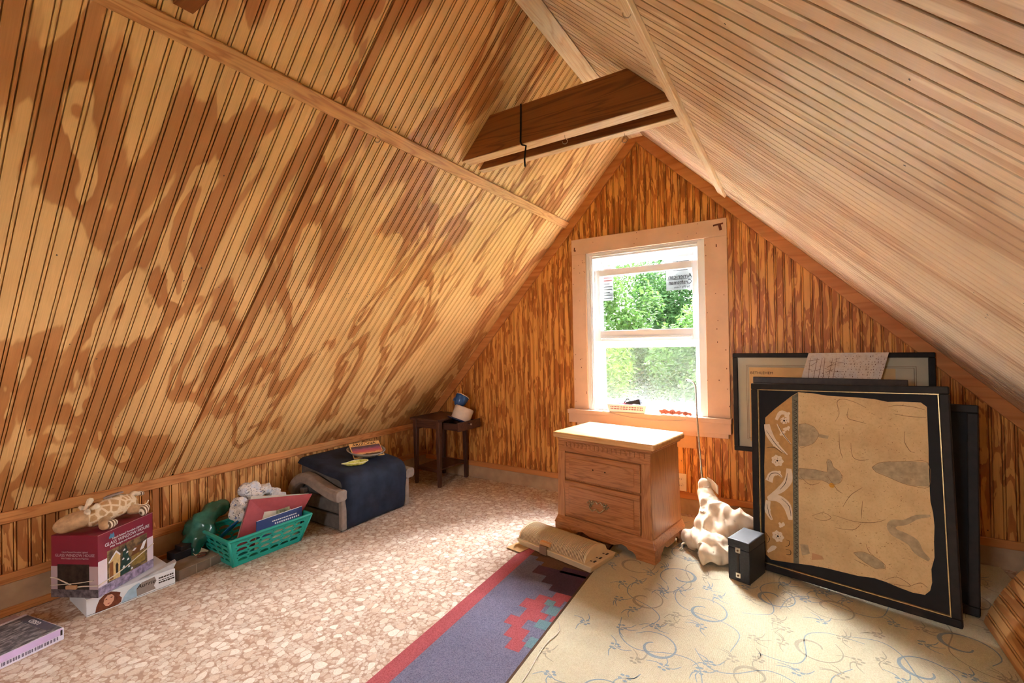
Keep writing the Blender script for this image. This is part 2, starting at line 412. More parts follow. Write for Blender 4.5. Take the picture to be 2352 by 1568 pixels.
# trims
tno = [0]
def trim(mb, mat, label, bevel=.002):
    tno[0] += 1; o = mb.build('trim_%d' % tno[0], mat, None, bevel=bevel, seg=1); return struct(o, label)
def along(a0, b0, a1, b1, O, Wd, Ld, N, c0, c1):
    """flat lath: a across Wd, b along Ld, c off the surface"""
    O, Wd, Ld, N = map(Vector, (O, Wd, Ld, N))
    p = [(a0, b0), (a1, b0), (a1, b1), (a0, b1)]
    return MB().hexa([O+Wd*a+Ld*b+N*c0 for a, b in p] + [O+Wd*a+Ld*b+N*c1 for a, b in p])
dL = lambda x: (x-XK)*tl
trim(along(dL(-1.452), YF, dL(-1.416), D-.02, (XK, 0, ZK), Ls, (0, 1, 0), Nl, 0, .016), M_pineL, 'long pine batten nailed along the left slope')
dR = lambda x: (XK2-x)*tr
trim(along(dR(-.342), YF, dR(-.385), D-.02, (XK2, 0, ZK2), Lr, (0, 1, 0), Nr, 0, .016), M_pine, 'pale pine batten along the right slope')
trim(MB().hexa([(XR-.045, YF, ZR-.045*SL-.006), (XR+.050, YF, ZR-.050*SR-.006), (XR+.050, D, ZR-.050*SR-.006), (XR-.045, D, ZR-.045*SL-.006),
                (XR-.01, YF, ZR), (XR+.01, YF, ZR), (XR+.01, D, ZR), (XR-.01, D, ZR)]), M_pine, 'pale board closing the ridge of the ceiling')
trim(MB().bbox((XK, YF, ZK-.045), (XK+.016, D, ZK+.004)), M_trim, 'orange pine rail between the knee wall and the left slope')
trim(MB().bbox((XK, YF, .135), (XK+.014, D, .178)), M_trim, 'orange trim strip low on the knee wall')
trim(MB().bbox((XK, YF, .002), (XK+.022, D, .034)), M_trim, 'narrow wooden strip at the foot of the knee wall')
o = MB().bbox((XK, YF, .0), (XK+.010, D, .136)).build('baseboard_left', M_basebd); struct(o, 'dirty unpainted board at the foot of the knee wall')
# rake trims on the gable
for (xa, sgn, s, lab) in ((XK, 1, SL, 'orange rake trim down the left edge of the gable'), (XK2, -1, SR, 'orange rake trim down the right edge of the gable')):
    z = ztop(xa); q = math.hypot(1, s); wv = .062*q
    M = None
    poly = [(xa, z), (XR, ZR), (XR, ZR-wv), (xa, z-wv)]
    mb = MB()
    Mx = Matrix(((1, 0, 0, 0), (0, 0, 1, 0), (0, 1, 0, 0), (0, 0, 0, 1)))
    mb.prism(poly, D-.016, D, Mx)
    trim(mb, M_trimx, lab)
trim(MB().bbox((XK+.012, D-.014, .100), (XK2, D, .140)), M_trimx, 'orange trim strip low on the gable wall')
o = MB().bbox((XK+.012, D-.008, 0), (XK2, D, .101)).build('baseboard_back', M_basebd); struct(o, 'dusty unpainted baseboard along the gable')

# ---------------------------------------------------------------- window
win = setting('window_1', 'white vinyl single-hung window with raised lower sash and pinkish primed casing')
yc = D - .019
def wb(name, x0, x1, z0, z1, y0, y1, mat, parent=win, bevel=.0015):
    return MB().bbox((x0, y0, z0), (x1, y1, z1)).build(name, mat, parent, bevel=bevel, seg=1)
wb('head_casing', -1.392, -.347, 1.772, 1.882, yc-.003, D, M_casing)
wb('side_casing', -1.392, -1.284, .64, 1.772, yc, D, M_casing)
wb('side_casing', -.478, -.347, .64, 1.772, yc, D, M_casing)
wb('stool', -1.428, -.338, .612, .640, D-.062, D+.11, M_casing)
wb('stool_face', -1.424, -.342, .545, .612, D-.050, D, M_casing)
wb('apron', -1.372, -.360, .512, .546, D-.018, D, M_casing)
wb('apron', -1.24, -.55, .43, .512, D-.012, D, plain('raw_board', srgb(222, 170, 118), .7, .3, .06, 8))
# rust marks and nail holes on the casing
mk = MB()
for cx, cz, w_, h_ in ((-.395, 1.846, .058, .010), (-.383, 1.825, .016, .034), (-1.368, 1.812, .008, .026), (-1.362, 1.80, .014, .006), (-.408, 1.716, .006, .018)):
    mk.box((cx, yc-.0033 if cz > 1.772 else yc-.0003, cz), (w_, .001, h_), (0, random.uniform(-.3, .3), 0))
rnd = random.Random(5)
for k in range(34):
    sd = rnd.choice((-1.38, -1.30, -1.33, -.465, -.36, -.41)); mk.box((sd+rnd.uniform(-.01, .01), yc-.0003, rnd.uniform(.68, 1.75)), (.004, .001, rnd.choice((.004, .005, .009))))
for k in range(9): mk.box((rnd.uniform(-1.35, -.37), yc-.0033, rnd.uniform(1.785, 1.87)), (.004, .001, .004))
o = mk.build('rust_marks', plain('rust', srgb(104, 52, 36), .8, .2), win); o['kind'] = 'stuff'
# jamb frame
J0, J1 = D-.006, D+.15
wb('frame_jamb', -1.284, -1.236, .640, 1.772, J0, J1, M_white); wb('frame_jamb', -.522, -.478, .640, 1.772, J0, J1, M_white)
wb('frame_head', -1.236, -.522, 1.728, 1.772, J0, J1, M_white); wb('frame_sill', -1.236, -.522, .640, .664, J0+.03, J1, M_white)
for xx in (-1.249, -1.262): wb('jamb_ridge', xx, xx+.004, .66, 1.75, J0-.004, J0, M_white)
for zz in (1.742, 1.758): wb('head_ridge', -1.24, -.52, zz, zz+.004, J0-.004, J0, M_white)
tg = NT('window_glass', 0.0, 0.5); tg.t.nodes.remove(tg.b)
tr_ = tg.n('ShaderNodeBsdfTransparent'); gl_ = tg.n('ShaderNodeBsdfGlossy'); gl_.inputs['Roughness'].default_value = 0.02
mxs = tg.n('ShaderNodeMixShader'); mxs.inputs[0].default_value = 0.012
tg.l(tr_.outputs[0], mxs.inputs[1]); tg.l(gl_.outputs[0], mxs.inputs[2]); tg.l(mxs.outputs[0], tg.t.nodes['Material Output'].inputs['Surface'])
M_glass = tg.m
ts = NT('insect_screen', .6, .3); sv_ = ts.coord('Object')
M_screen = None
nd = ts.n('ShaderNodeBsdfTransparent'); df = ts.n('ShaderNodeBsdfDiffuse'); df.inputs['Color'].default_value = srgb(150, 152, 150)
mx2 = ts.n('ShaderNodeMixShader'); mx2.inputs[0].default_value = .14
ts.l(nd.outputs[0], mx2.inputs[1]); ts.l(df.outputs[0], mx2.inputs[2]); ts.l(mx2.outputs[0], ts.t.nodes['Material Output'].inputs['Surface'])
M_screen = ts.m
def sash(name, z0, z1, y0, y1, stile, bot, top, x0=-1.236, x1=-.522):
    s = wb(name, x0, x0+stile, z0, z1, y0, y1, M_white)
    wb('stile', x1-stile, x1, z0, z1, y0, y1, M_white, s)
    wb('bottom_rail', x0+stile, x1-stile, z0, z0+bot, y0, y1, M_white, s); wb('top_rail', x0+stile, x1-stile, z1-top, z1, y0, y1, M_white, s)
    wb('pane', x0+stile, x1-stile, z0+bot, z1-top, (y0+y1)/2-.002, (y0+y1)/2+.002, M_glass, s, 0)
    return s
up = sash('upper_sash', 1.105, 1.728, D+.075, D+.105, .036, .045, .040)
lo = sash('lower_sash', 1.130, 1.648, D+.030, D+.060, .040, .078, .046)
wb('lift_rail', -1.19, -.57, 1.150, 1.162, D+.018, D+.032, M_white, lo)
wb('sash_lock', -.92, -.83, 1.205, 1.214, D+.020, D+.036, M_white, lo)
sc_ = wb('insect_screen', -1.20, -.555, .70, 1.09, D+.120, D+.1204, M_screen, win, 0)
for (a, b, c_, d_) in ((-1.236, -1.196, .664, 1.11), (-.562, -.522, .664, 1.11), (-1.196, -.562, .664, .704), (-1.196, -.562, 1.085, 1.11)):
    wb('screen_bar', a, b, c_, d_, D+.112, D+.128, M_white, sc_)
# stickers on the upper pane, read from behind
tsk = NT('sticker_paper', .6, .3); tsk.b.inputs['Base Color'].default_value = srgb(232, 232, 230)
a1 = tsk.n('ShaderNodeBsdfTranslucent'); a1.inputs['Color'].default_value = srgb(232, 232, 230); am = tsk.n('ShaderNodeMixShader'); am.inputs[0].default_value = .06
tsk.l(tsk.b.outputs[0], am.inputs[1]); tsk.l(a1.outputs[0], am.inputs[2]); tsk.l(am.outputs[0], tsk.t.nodes['Material Output'].inputs['Surface']); M_stk = tsk.m; M_ink = plain('sticker_ink', srgb(40, 40, 46), .6, .3)
st = wb('maker_sticker', -.742, -.562, 1.470, 1.688, D+.0935, D+.0940, M_stk, up, 0)
def mir(s, size, x, z, sx=1.0):
    return text('lettering', s, size, M_ink, up, (x, D+.0930, z), (PI/2, 0, 0), depth=.0002, sx=-sx)
mir('American', .043, -.652, 1.560, .92); mir('Craftsman', .043, -.652, 1.520, .84); mir('by Ply Gem', .022, -.640, 1.488, 1.0)
for zz, w_ in ((1.541, .165), (1.60, .10), (1.66, .12)): wb('rule', -.652-w_/2, -.652+w_/2, zz, zz+.003, D+.0928, D+.0934, M_ink, up, 0)
hs = MB().prism([(-.70, 1.632), (-.668, 1.664), (-.632, 1.636), (-.640, 1.630), (-.668, 1.652), (-.694, 1.628)], D+.0928, D+.0934, Matrix(((1, 0, 0, 0), (0, 0, 1, 0), (0, 1, 0, 0), (0, 0, 0, 1)))).build('roof_mark', M_ink, up)
wb('rating_sticker', -1.196, -1.118, 1.430, 1.680, D+.0935, D+.0940, M_stk, up, 0)
M_red = plain('sticker_red', srgb(190, 110, 108), .6, .3)
for k in range(11):
    wb('print_line', -1.19, -1.125-.02*(k % 3 == 2), 1.445+k*.021, 1.449+k*.021 + (.006 if k > 5 else 0), D+.0928, D+.0934, M_red if k > 5 else M_ink, up, 0)
# unseen window added in the gable behind the viewer to supply fill light
w2 = setting('fill_window', 'unseen window added behind the viewer for fill light')
for (a, b, c_, d_) in ((-1.22, -1.18, .95, 1.65), (-.62, -.58, .95, 1.65), (-1.18, -.62, .95, .99), (-1.18, -.62, 1.61, 1.65), (-1.18, -.62, 1.28, 1.31)):
    MB().bbox((a, YF-.12, c_), (b, YF-.02, d_)).build('frame', M_white, w2, bevel=.002, seg=1)
MB().bbox((-1.18, YF-.07, .99), (-.62, YF-.066, 1.61)).build('pane', M_glass, w2)

# ---------------------------------------------------------------- trees outside
def foliage_mat(name, c1, c2):
    t = NT(name, .8, .08); oi = t.n('ShaderNodeNewGeometry')
    rp = t.ramp(oi.outputs['Random Per Island'], [(0, c1), (1, c2)])
    t.color(rp); t.b.inputs['Transmission Weight'].default_value = 0
    tl_ = t.n('ShaderNodeBsdfTranslucent'); t.l(rp, tl_.inputs['Color'])
    mx = t.n('ShaderNodeMixShader'); mx.inputs[0].default_value = .35
    t.l(t.b.outputs[0], mx.inputs[1]); t.l(tl_.outputs[0], mx.inputs[2]); t.l(mx.outputs[0], t.t.nodes['Material Output'].inputs['Surface'])
    return t.m
FM = [foliage_mat('yellow_green_leaves', (.034, .070, .008, 1), (.074, .122, .016, 1)), foliage_mat('mid_green_leaves', (.017, .040, .008, 1), (.038, .074, .015, 1)), foliage_mat('dark_green_leaves', (.008, .025, .007, 1), (.021, .048, .012, 1))]
M_bark = plain('bark', srgb(84, 70, 56), .9, .2, .2, 8)
def tree(label, x, y, zc, rx, rz, mat, n, leaf, seed, base=-3.2):
    r = random.Random(seed)
    root = thing('leafy_tree', label, 'tree', (x, y, base), 0, 'trees outside the window')
    MB().tube(smoothpath([(0, 0, 0), (.1*r.uniform(-1, 1), 0, (zc-base)*.5), (.2*r.uniform(-1, 1), .1, zc-base+rz*.3)], 4), [.16-.013*k for k in range(9)], 7).build('trunk', M_bark, root, smooth=True)
    mb = MB(); zc0 = zc-base; cl = []
    while len(cl) < 60:
        q = Vector((r.uniform(-1, 1), r.uniform(-1, 1), r.uniform(-1, 1)))
        if .25 < q.length < .9: cl.append((q, r.uniform(.22, .42)))
    k = 0
    while k < n:
        q, cr = cl[k % len(cl)]
        d = Vector((r.gauss(0, 1), r.gauss(0, 1), r.gauss(0, 1))).normalized()*cr*(r.random()**.4)
        e = q+d; k += 1
        if e.length > 1: e = e.normalized()*r.uniform(.93, .99)
        p = Vector((e.x*rx, e.y*rx, zc0+e.z*rz))
        u = Vector((r.gauss(0, 1), r.gauss(0, 1), r.gauss(0, .6))).normalized(); w_ = u.cross(Vector((r.gauss(0, .6), r.gauss(0, .6), 1))).normalized()
        s = leaf*r.uniform(.6, 1.3)
        mb.add([p-u*s, p-w_*s*.42, p+u*s, p+w_*s*.42], [(0, 1, 2, 3)])
    o = mb.build('foliage', FM[mat], root, uvs=None); o['kind'] = 'stuff'
for k, a in enumerate([
    ('yellow-green leafy tree filling the left half of the window view', -3.40, 7.2, .45, 1.22, 1.7, 0, 22000, .045),
    ('mid-green tree at the right edge of the window view', -.80, 7.2, .25, 1.26, 1.6, 1, 22000, .045),
    ('bright tree nearest the house at the far left outside', -6.00, 7.2, .25, 1.22, 1.6, 0, 12000, .05),
    ('darker green tree behind the middle of the window view', -3.55, 10.0, .75, 1.42, 2.2, 1, 24000, .055),
    ('green tree in the second row left of the middle outside', -6.50, 10.0, .80, 1.40, 2.1, 1, 24000, .055),
    ('dark tree in the second row at the far left outside', -9.45, 10.0, .70, 1.40, 2.1, 2, 12000, .06),
    ('green tree in the second row right of the window view', -.60, 10.0, .70, 1.40, 2.1, 1, 22000, .055),
    ('tall dark tree closing the view on the right outside', -3.20, 13.4, 1.0, 1.66, 2.7, 2, 24000, .07),
    ('tall green tree closing the view on the left outside', -6.65, 13.4, 1.0, 1.66, 2.6, 1, 24000, .07),
    ('tall tree furthest left in the back row outside', -10.1, 13.4, 1.0, 1.66, 2.6, 2, 10000, .08),
    ('tall tree furthest right in the back row outside', .25, 13.4, 1.0, 1.66, 2.6, 1, 10000, .08),
    ('hazy green tree showing between the back-row trees on the right outside', -4.9, 17.0, 1.2, 1.80, 3.3, 1, 18000, .09),
    ('hazy green tree showing between the back-row trees on the left outside', -8.6, 17.0, 1.2, 1.80, 3.2, 1, 14000, .09)]):
    tree(*a, seed=40+k)
M_grass = plain('meadow', (.05, .09, .02, 1), .9, .2, .3, .6)
g = MB().bbox((-40, 3.6, -3.4), (40, 60, -3.2)).build('ground', M_grass); struct(g, 'green ground far below outside the window')
g = MB().bbox((-40, -60, -3.4), (40, -2.1, -3.2)).build('ground', M_grass); struct(g, 'green ground outside behind the viewer')

# ---------------------------------------------------------------- collar beams
def beam(label, y0, y1, z0, z1, under=None, grp='collar beams'):
    xa = lambda z: XR-(ZR-z)/SL; xb = lambda z: XR+(ZR-z)/SR
    e = .004
    root = thing('collar_beam', label, 'beam', (0, y0, z0), 0, grp)
    h = z1-z0
    MB().hexa([(xa(z0)+e, 0, .003), (xb(z0)-e, 0, .003), (xb(z0)-e, y1-y0, .003), (xa(z0)+e, y1-y0, .003),
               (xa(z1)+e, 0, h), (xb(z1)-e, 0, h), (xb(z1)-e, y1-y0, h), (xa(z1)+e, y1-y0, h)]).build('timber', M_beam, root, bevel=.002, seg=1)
    MB().bbox((xa(z0)+.006, .001, 0), (xb(z0)-.006, y1-y0-.001, .003)).build('underside', under or M_beamedge, root)
    return root
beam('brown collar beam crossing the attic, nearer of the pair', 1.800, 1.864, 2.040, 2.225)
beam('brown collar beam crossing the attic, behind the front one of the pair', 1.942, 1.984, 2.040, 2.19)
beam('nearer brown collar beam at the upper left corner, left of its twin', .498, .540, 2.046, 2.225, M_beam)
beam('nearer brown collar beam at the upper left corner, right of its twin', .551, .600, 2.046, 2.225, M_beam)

# ---------------------------------------------------------------- flat print helpers
XZ = Matrix(((1, 0, 0, 0), (0, 0, 1, 0), (0, 1, 0, 0), (0, 0, 0, 1)))       # (x, y, z) -> (x, z, y): draw in a vertical plane
def ribbon(mb, pts, ws, h, n=5, M=None, close=False):
    """flat tapering brush stroke through 2-D points at height h"""
    P = smoothpath([(p[0], p[1], 0) for p in pts], n); m = len(P)
    W = []
    for i in range(m):
        tt = i/(m-1)*(len(ws)-1); k = min(int(tt), len(ws)-2) if len(ws) > 1 else 0
        W.append(ws[k]+(ws[k+1]-ws[k])*(tt-k) if len(ws) > 1 else ws[0])
    vs = []
    for i, p in enumerate(P):
        d = (P[min(i+1, m-1)]-P[max(i-1, 0)]); d = d.normalized() if d.length > 1e-9 else Vector((1, 0, 0))
        q = Vector((-d.y, d.x, 0))*W[i]
        for s in (1, -1):
            v = p+q*s; v.z = h; vs.append(M @ v if M is not None else v)
    mb.add(vs, [(2*i, 2*i+1, 2*i+3, 2*i+2) for i in range(m-1)])
def disc(mb, c, r, h, n=12, M=None, petals=0, amp=0.0, ry=None):
    vs = []
    for k in range(n):
        w = 2*PI*k/n; rr = r*(1+amp*math.cos(petals*w)) if petals else r
        v = Vector((c[0]+rr*math.cos(w), c[1]+(ry or r)/r*rr*math.sin(w), h)); vs.append(M @ v if M is not None else v)
    mb.add(vs, [tuple(range(n))])
def poly(mb, pts, h, M=None):
    vs = [Vector((x, y, h)) for x, y in pts]
    mb.add([M @ v if M is not None else v for v in vs], [tuple(range(len(vs)))])

# ---------------------------------------------------------------- rugs
def weave(name, col, col2, scale=900, bump=.5, rough=.95):
    t = NT(name, rough, .1); v = t.coord('Object')
    w1 = t.n('ShaderNodeTexWave', wave_type='BANDS', bands_direction='X'); w1.inputs['Scale'].default_value = scale/6.28/1.0
    w1.inputs['Distortion'].default_value = 1.5; w1.inputs['Detail'].default_value = 1; t.l(v, w1.inputs['Vector'])
    nz = t.noise(v, 220, 3, .7); big = t.noise(v, 5, 3)
    c = t.ramp(nz, [(.3, col2), (.62, col)]); c = t.mix(.5, c, t.ramp(big, [(.3, (.88, .86, .84, 1)), (.7, (1.04, 1.04, 1.04, 1))]), 'MULTIPLY')
    t.color(c); t.bump(t.math('ADD', w1.outputs['Fac'], t.math('MULTIPLY', nz, 1.2)), bump, .003)
    return t.m
M_cream = weave('cream_wool', srgb(234, 223, 194), srgb(216, 200, 166), 640, .7)
M_purp = weave('slate_purple_wool', srgb(132, 128, 150), srgb(92, 88, 112), 500, .5)
M_redw = weave('faded_red_wool', srgb(184, 96, 100), srgb(150, 66, 72), 500, .5)
M_tealw = weave('teal_wool', srgb(120, 150, 156), srgb(92, 124, 132), 500, .5)
M_brnw = weave('brown_wool', srgb(124, 88, 66), srgb(92, 62, 46), 500, .5)
M_marw = weave('dark_plum_wool', srgb(92, 66, 82), srgb(66, 46, 60), 500, .5)
run = thing('runner_rug', 'slate-purple woven runner with red border and stepped motifs', 'rug', (-1.205, .35, 0), math.radians(2.6))
RL = 1.86
MB().bbox((.07, 0, 0), (.46, RL, .0032)).build('field', M_purp, run)
MB().bbox((0, 0, 0), (.07, RL, .0032)).build('red_border', M_redw, run)
def blocks(name, mat, L, h=.0036):
    for (u0, u1, v0, v1) in L: MB().bbox((u0, v0, .0005), (u1, v1, h)).build(name, mat, run)
blocks('brown_motif', M_brnw, [(.07, .46, 1.74, RL), (.12, .46, 1.70, 1.74), (.17, .28, 1.66, 1.70)])
blocks('plum_motif', M_marw, [(.28, .46, 1.64, 1.70), (.16, .46, 1.58, 1.66), (.24, .46, 1.52, 1.58), (.30, .46, 1.47, 1.52)], .0038)
blocks('pink_motif', M_redw, [(.34, .46, 1.42, 1.47), (.28, .40, 1.37, 1.42), (.24, .34, 1.30, 1.37), (.28, .38, 1.23, 1.30), (.24, .32, 1.17, 1.23), (.28, .36, 1.10, 1.17), (.32, .38, 1.04, 1.10), (.40, .46, 1.26, 1.36), (.42, .46, 1.12, 1.19)])
blocks('teal_motif', M_tealw, [(.36, .41, 1.30, 1.36), (.33, .37, 1.36, 1.40), (.36, .42, 1.20, 1.255), (.38, .42, 1.08, 1.14), (.22, .34, .60, .65), (.26, .40, .55, .60), (.18, .30, .50, .55), (.30, .44, .45, .50)], .0042)
rug = thing('area_rug', 'cream looped wool rug with blue-grey scrolling vine pattern', 'rug', (-.765, -.3, 0), math.radians(2.35))
RW, RH = 1.72, 3.33
MB().bbox((.006, 0, 0), (RW, RH, .006)).build('field', M_cream, rug)
MB().bbox((-.004, 0, 0), (.007, RH, .0056)).build('binding', plain('brown_binding', srgb(86, 64, 48), .9, .1), rug)
M_blu = weave('grey_blue_wool', srgb(166, 176, 180), srgb(142, 154, 162), 640, .4)
M_gry = weave('taupe_wool', srgb(190, 178, 154), srgb(172, 160, 136), 640, .4)
rr = random.Random(11)
mb1, mb2 = MB(), MB()
def vine(cx, cy, ang, s, flip):
    c_, s_ = math.cos(ang), math.sin(ang)
    def T(p): x_, y_ = p[0]*s, p[1]*s*flip; return (cx+x_*c_-y_*s_, cy+x_*s_+y_*c_)
    ins = lambda p: .04 < p[0] < RW-.04 and .05 < p[1] < RH-.05
    spiral = [( .10*(1-k/15)*math.cos(k*.62)+.03, .10*(1-k/15)*math.sin(k*.62)) for k in range(12)]
    L = [([T(p) for p in spiral], [.0012, .0022, .003, .0065, .004, .0022]), ([T((-.20, -.03)), T((-.12, .05)), T((-.04, .03)), T((.06, -.07)), T((.16, -.06)), T((.24, .03))], [.0012, .0018, .0018, .0018, .0012])]
    for pts, ws in L:
        if all(ins(p) for p in pts): ribbon(mb1 if rr.random() < .6 else mb2, pts, [w*1.15 for w in ws], .0064)
    for (x_, y_) in ((-.14, .09), (.19, -.02), (.02, -.12), (-.06, -.06), (.12, .10)):
        p = T((x_, y_))
        if not ins(p): continue
        tgt = mb1 if rr.random() < .55 else mb2
        for k in range(5):
            w = k*1.257+rr.uniform(-.3, .3); q = (p[0]+.015*math.cos(w), p[1]+.015*math.sin(w))
            disc(tgt, q, .0075, .0064+.0001*k, 7, ry=.0055)
        for k in range(3):
            w = rr.uniform(0, 6.28); q = (p[0]+.03*math.cos(w), p[1]+.03*math.sin(w)); e_ = (q[0]+.035*math.cos(w+.7), q[1]+.035*math.sin(w+.7))
            if ins(e_): ribbon(tgt, [p, q, e_], [.001, .0022, .0010], .0064, 3)
for iy in range(11):
    for ix in range(6):
        vine(.12+ix*.30+rr.uniform(-.04, .04)+(.15 if iy % 2 else 0), .14+iy*.30+rr.uniform(-.04, .04), rr.uniform(0, 6.28), rr.uniform(.85, 1.1), rr.choice((-1, 1)))
o = mb1.build('blue_vines', M_blu, rug); o['kind'] = 'stuff'
o = mb2.build('taupe_vines', M_gry, rug); o['kind'] = 'stuff'
# loose twine along the rug edge
tag(MB().tube(smoothpath([(-.79, 1.20, .009), (-.785, 1.30, .010), (-.80, 1.42, .010), (-.803, 1.50, .011), (-.795, 1.58, .010), (-.825, 1.64, .008)], 5), .0022, 6).build('twine', plain('twine', srgb(222, 210, 190), .8, .2), None, smooth=True),
    'loose pale twine trailing along the edge of the cream rug', 'string')

# ---------------------------------------------------------------- nightstand
ns = thing('nightstand', 'honey oak nightstand with two drawers, dentil moulding and bracket feet', 'nightstand', (-.882, 2.543, .006), math.radians(-9.45))
M_oak = wood('honey_oak', srgb(186, 122, 72), srgb(158, 96, 52), 0, .36, 1.3, 1, .5)
M_oakv = wood('honey_oak_upright', srgb(190, 128, 78), srgb(164, 102, 58), 2, .36, 1.3, 1, .5)
M_oaktop = wood('honey_oak_top', srgb(220, 168, 110), srgb(198, 140, 84), 0, .22, .8, .7, .6)
M_line = plain('dark_inlay', srgb(48, 38, 32), .5, .4)
MB().hexa([(-.292, -.184, .095), (.292, -.184, .095), (.292, .186, .095), (-.292, .186, .095), (-.276, -.172, .565), (.276, -.172, .565), (.276, .186, .565), (-.276, .186, .565)]).build('body', M_oakv, ns, bevel=.003)
MB().bbox((-.313, -.206, .566), (.313, .206, .601)).build('top', M_oaktop, ns, bevel=.013, seg=4, smooth=False)
MB().bbox((-.292, -.188, .550), (.292, .196, .567)).build('cornice', M_oak, ns, bevel=.006, seg=3)
mb = MB(); q = .0225
for a, b in (((-.313+q, -.206+q), (.313-q, -.2035+q)), ((-.313+q, .2035-q), (.313-q, .206-q)), ((-.313+q, -.206+q), (-.3105+q, .206-q)), ((.3105-q, -.206+q), (.313-q, .206-q))):
    mb.bbox((a[0], a[1], .6008), (b[0], b[1], .6014))
mb.build('inlay_line', M_line, ns)
MB().bbox((-.284, -.186, .492), (.284, -.170, .551)).build('frieze', M_oak, ns, bevel=.003)
mb = MB()
for k in range(19): mb.bbox((-.238+k*.0265, -.1905, .520), (-.224+k*.0265, -.1855, .546))
mb.build('dentil_moulding', M_oak, ns, bevel=.001, seg=1)
for s in (-1, 1):
    x0, x1 = (.232, .290) if s > 0 else (-.290, -.240)
    MB().hexa([(x0, -.196, .115), (x1, -.196, .115), (x1, -.170, .115), (x0, -.170, .115), (x0, -.182, .492), (x1-.012*s if s > 0 else x1, -.182, .492), (x1-.012*s if s > 0 else x1, -.165, .492), (x0+(.012 if s < 0 else 0), -.165, .492)]).build('stile', M_oakv, ns, bevel=.004)
def drawer(z0, z1, yb):
    d = MB().bbox((-.236, yb-.012, z0), (.228, yb+.02, z1)).build('drawer', M_oak, ns, bevel=.006, seg=3)
    MB().bbox((-.205, yb-.018, z0+.026), (.197, yb-.010, z1-.026)).build('raised_panel', M_oak, d, bevel=.0055, seg=2)
    return d
d1 = drawer(.338, .486, -.180); d2 = drawer(.124, .328, -.188)
for x_ in (-.045, .030): MB().lathe([(.004, 0), (.004, .001)], 10, Matrix.Translation((x_, -.1985, .415)) @ Matrix.Rotation(PI/2, 4, 'X')).build('screw_hole', plain('hole_black', srgb(24, 16, 12), .9, .1), d1)
M_brass = plain('antique_brass', srgb(196, 176, 140), .3, .5, .25, 60, .9)
for s in (-1, 1):
    hd = MB()
    for (dx, dz, r_) in ((0, 0, .010), (.012*s, .010, .006), (-.004*s, .014, .005), (.013*s, -.008, .006), (.003*s, -.014, .005), (.024*s, .001, .005)):
        hd.lathe([(r_, 0), (r_*.9, .004), (r_*.4, .006)], 10, Matrix.Translation((-.012+s*.040+dx, -.206, .232+dz)) @ Matrix.Rotation(PI/2, 4, 'X'))
    hb = hd.build('pull_rosette', M_brass, d2, smooth=True)
bail = [(-.012-.046, -.214, .232), (-.012-.042, -.226, .218), (-.012-.024, -.232, .204), (-.012-.008, -.230, .210), (-.012, -.228, .214), (-.012+.008, -.230, .210), (-.012+.024, -.232, .204), (-.012+.042, -.226, .218), (-.012+.046, -.214, .232)]
MB().tube(smoothpath(bail, 4), .0034, 7).build('bail', M_brass, hb, smooth=True)
mb = MB()
for s in (-1, 1): mb.tube(smoothpath([(-.012+s*.030, -.210, .236), (-.012+s*.018, -.212, .250), (-.012+s*.006, -.212, .246), (-.012, -.212, .238)], 4), .003, 6)
mb.build('scroll', M_brass, hb, smooth=True)
# plinth: moulding plus bracket-foot boards with a scalloped lower edge
MB().hexa([(-.312, -.204, .072), (.312, -.204, .072), (.312, .196, .072), (-.312, .196, .072), (-.294, -.188, .118), (.294, -.188, .118), (.294, .190, .118), (-.294, .190, .118)]).build('base_moulding', M_oak, ns, bevel=.005, seg=3)
sc_pts = [(-.306, 0), (-.205, 0), (-.198, .022), (-.182, .034), (-.160, .036), (-.150, .048), (-.120, .056), (-.095, .046), (-.07, .038), (0, .036), (.07, .038), (.095, .046), (.120, .056), (.150, .048), (.160, .036), (.182, .034), (.198, .022), (.205, 0), (.306, 0), (.306, .074), (-.306, .074)]
def scallop(pts, y0, y1, M):
    mb = MB()
    for i in range(len(pts)-3):
        (xa, za), (xb, zb) = pts[i], pts[i+1]
        if xb-xa < 1e-6: continue
        mb.hexa([M @ Vector(p) for p in ((xa, y0, za), (xb, y0, zb), (xb, y1, zb), (xa, y1, za), (xa, y0, .074), (xb, y0, .074), (xb, y1, .074), (xa, y1, .074))])
    bm_ = mb; return bm_
scallop(sc_pts, -.200, -.180, Matrix.Identity(4)).build('front_apron', M_oak, ns)
for s in (-1, 1):
    M = Matrix.Translation((s*.296, -.004, 0)) @ Matrix.Rotation(PI/2, 4, 'Z') @ Matrix.Diagonal((.64, 1, 1, 1))
    scallop(sc_pts, -.010, .010, M).build('side_apron', M_oak, ns)

# ---------------------------------------------------------------- heater cover on the floor
ht = thing('heater_grille', 'cream plastic wall-heater cover with a domed slotted grille, lying on the runner', 'heater cover', (-1.072, 2.214, .0045), math.radians(-12.5))
M_cp = plain('aged_cream_plastic', srgb(222, 196, 156), .45, .4, .05, 12)
mb = MB(); mb.hexa([(-.235, -.10, 0), (.235, -.10, 0), (.235, .10, 0), (-.235, .10, 0), (-.250, -.112, .036), (.250, -.112, .036), (.250, .112, .036), (-.250, .112, .036)])
tray = mb.build('tray', M_cp, ht, bevel=.004)
for xx in (.222, .205):
    for yy in (-.06, -.01, .05): MB().bbox((xx, yy, .0355), (xx+.010, yy+.022 if xx > .21 else yy+.008, .0368)).build('slot', M_line, tray)
arch = lambda y_: .040 + .052*math.sqrt(max(0, 1-(y_/.098)**2))
ys = [-.098+.196*k/14 for k in range(15)]
mb = MB()
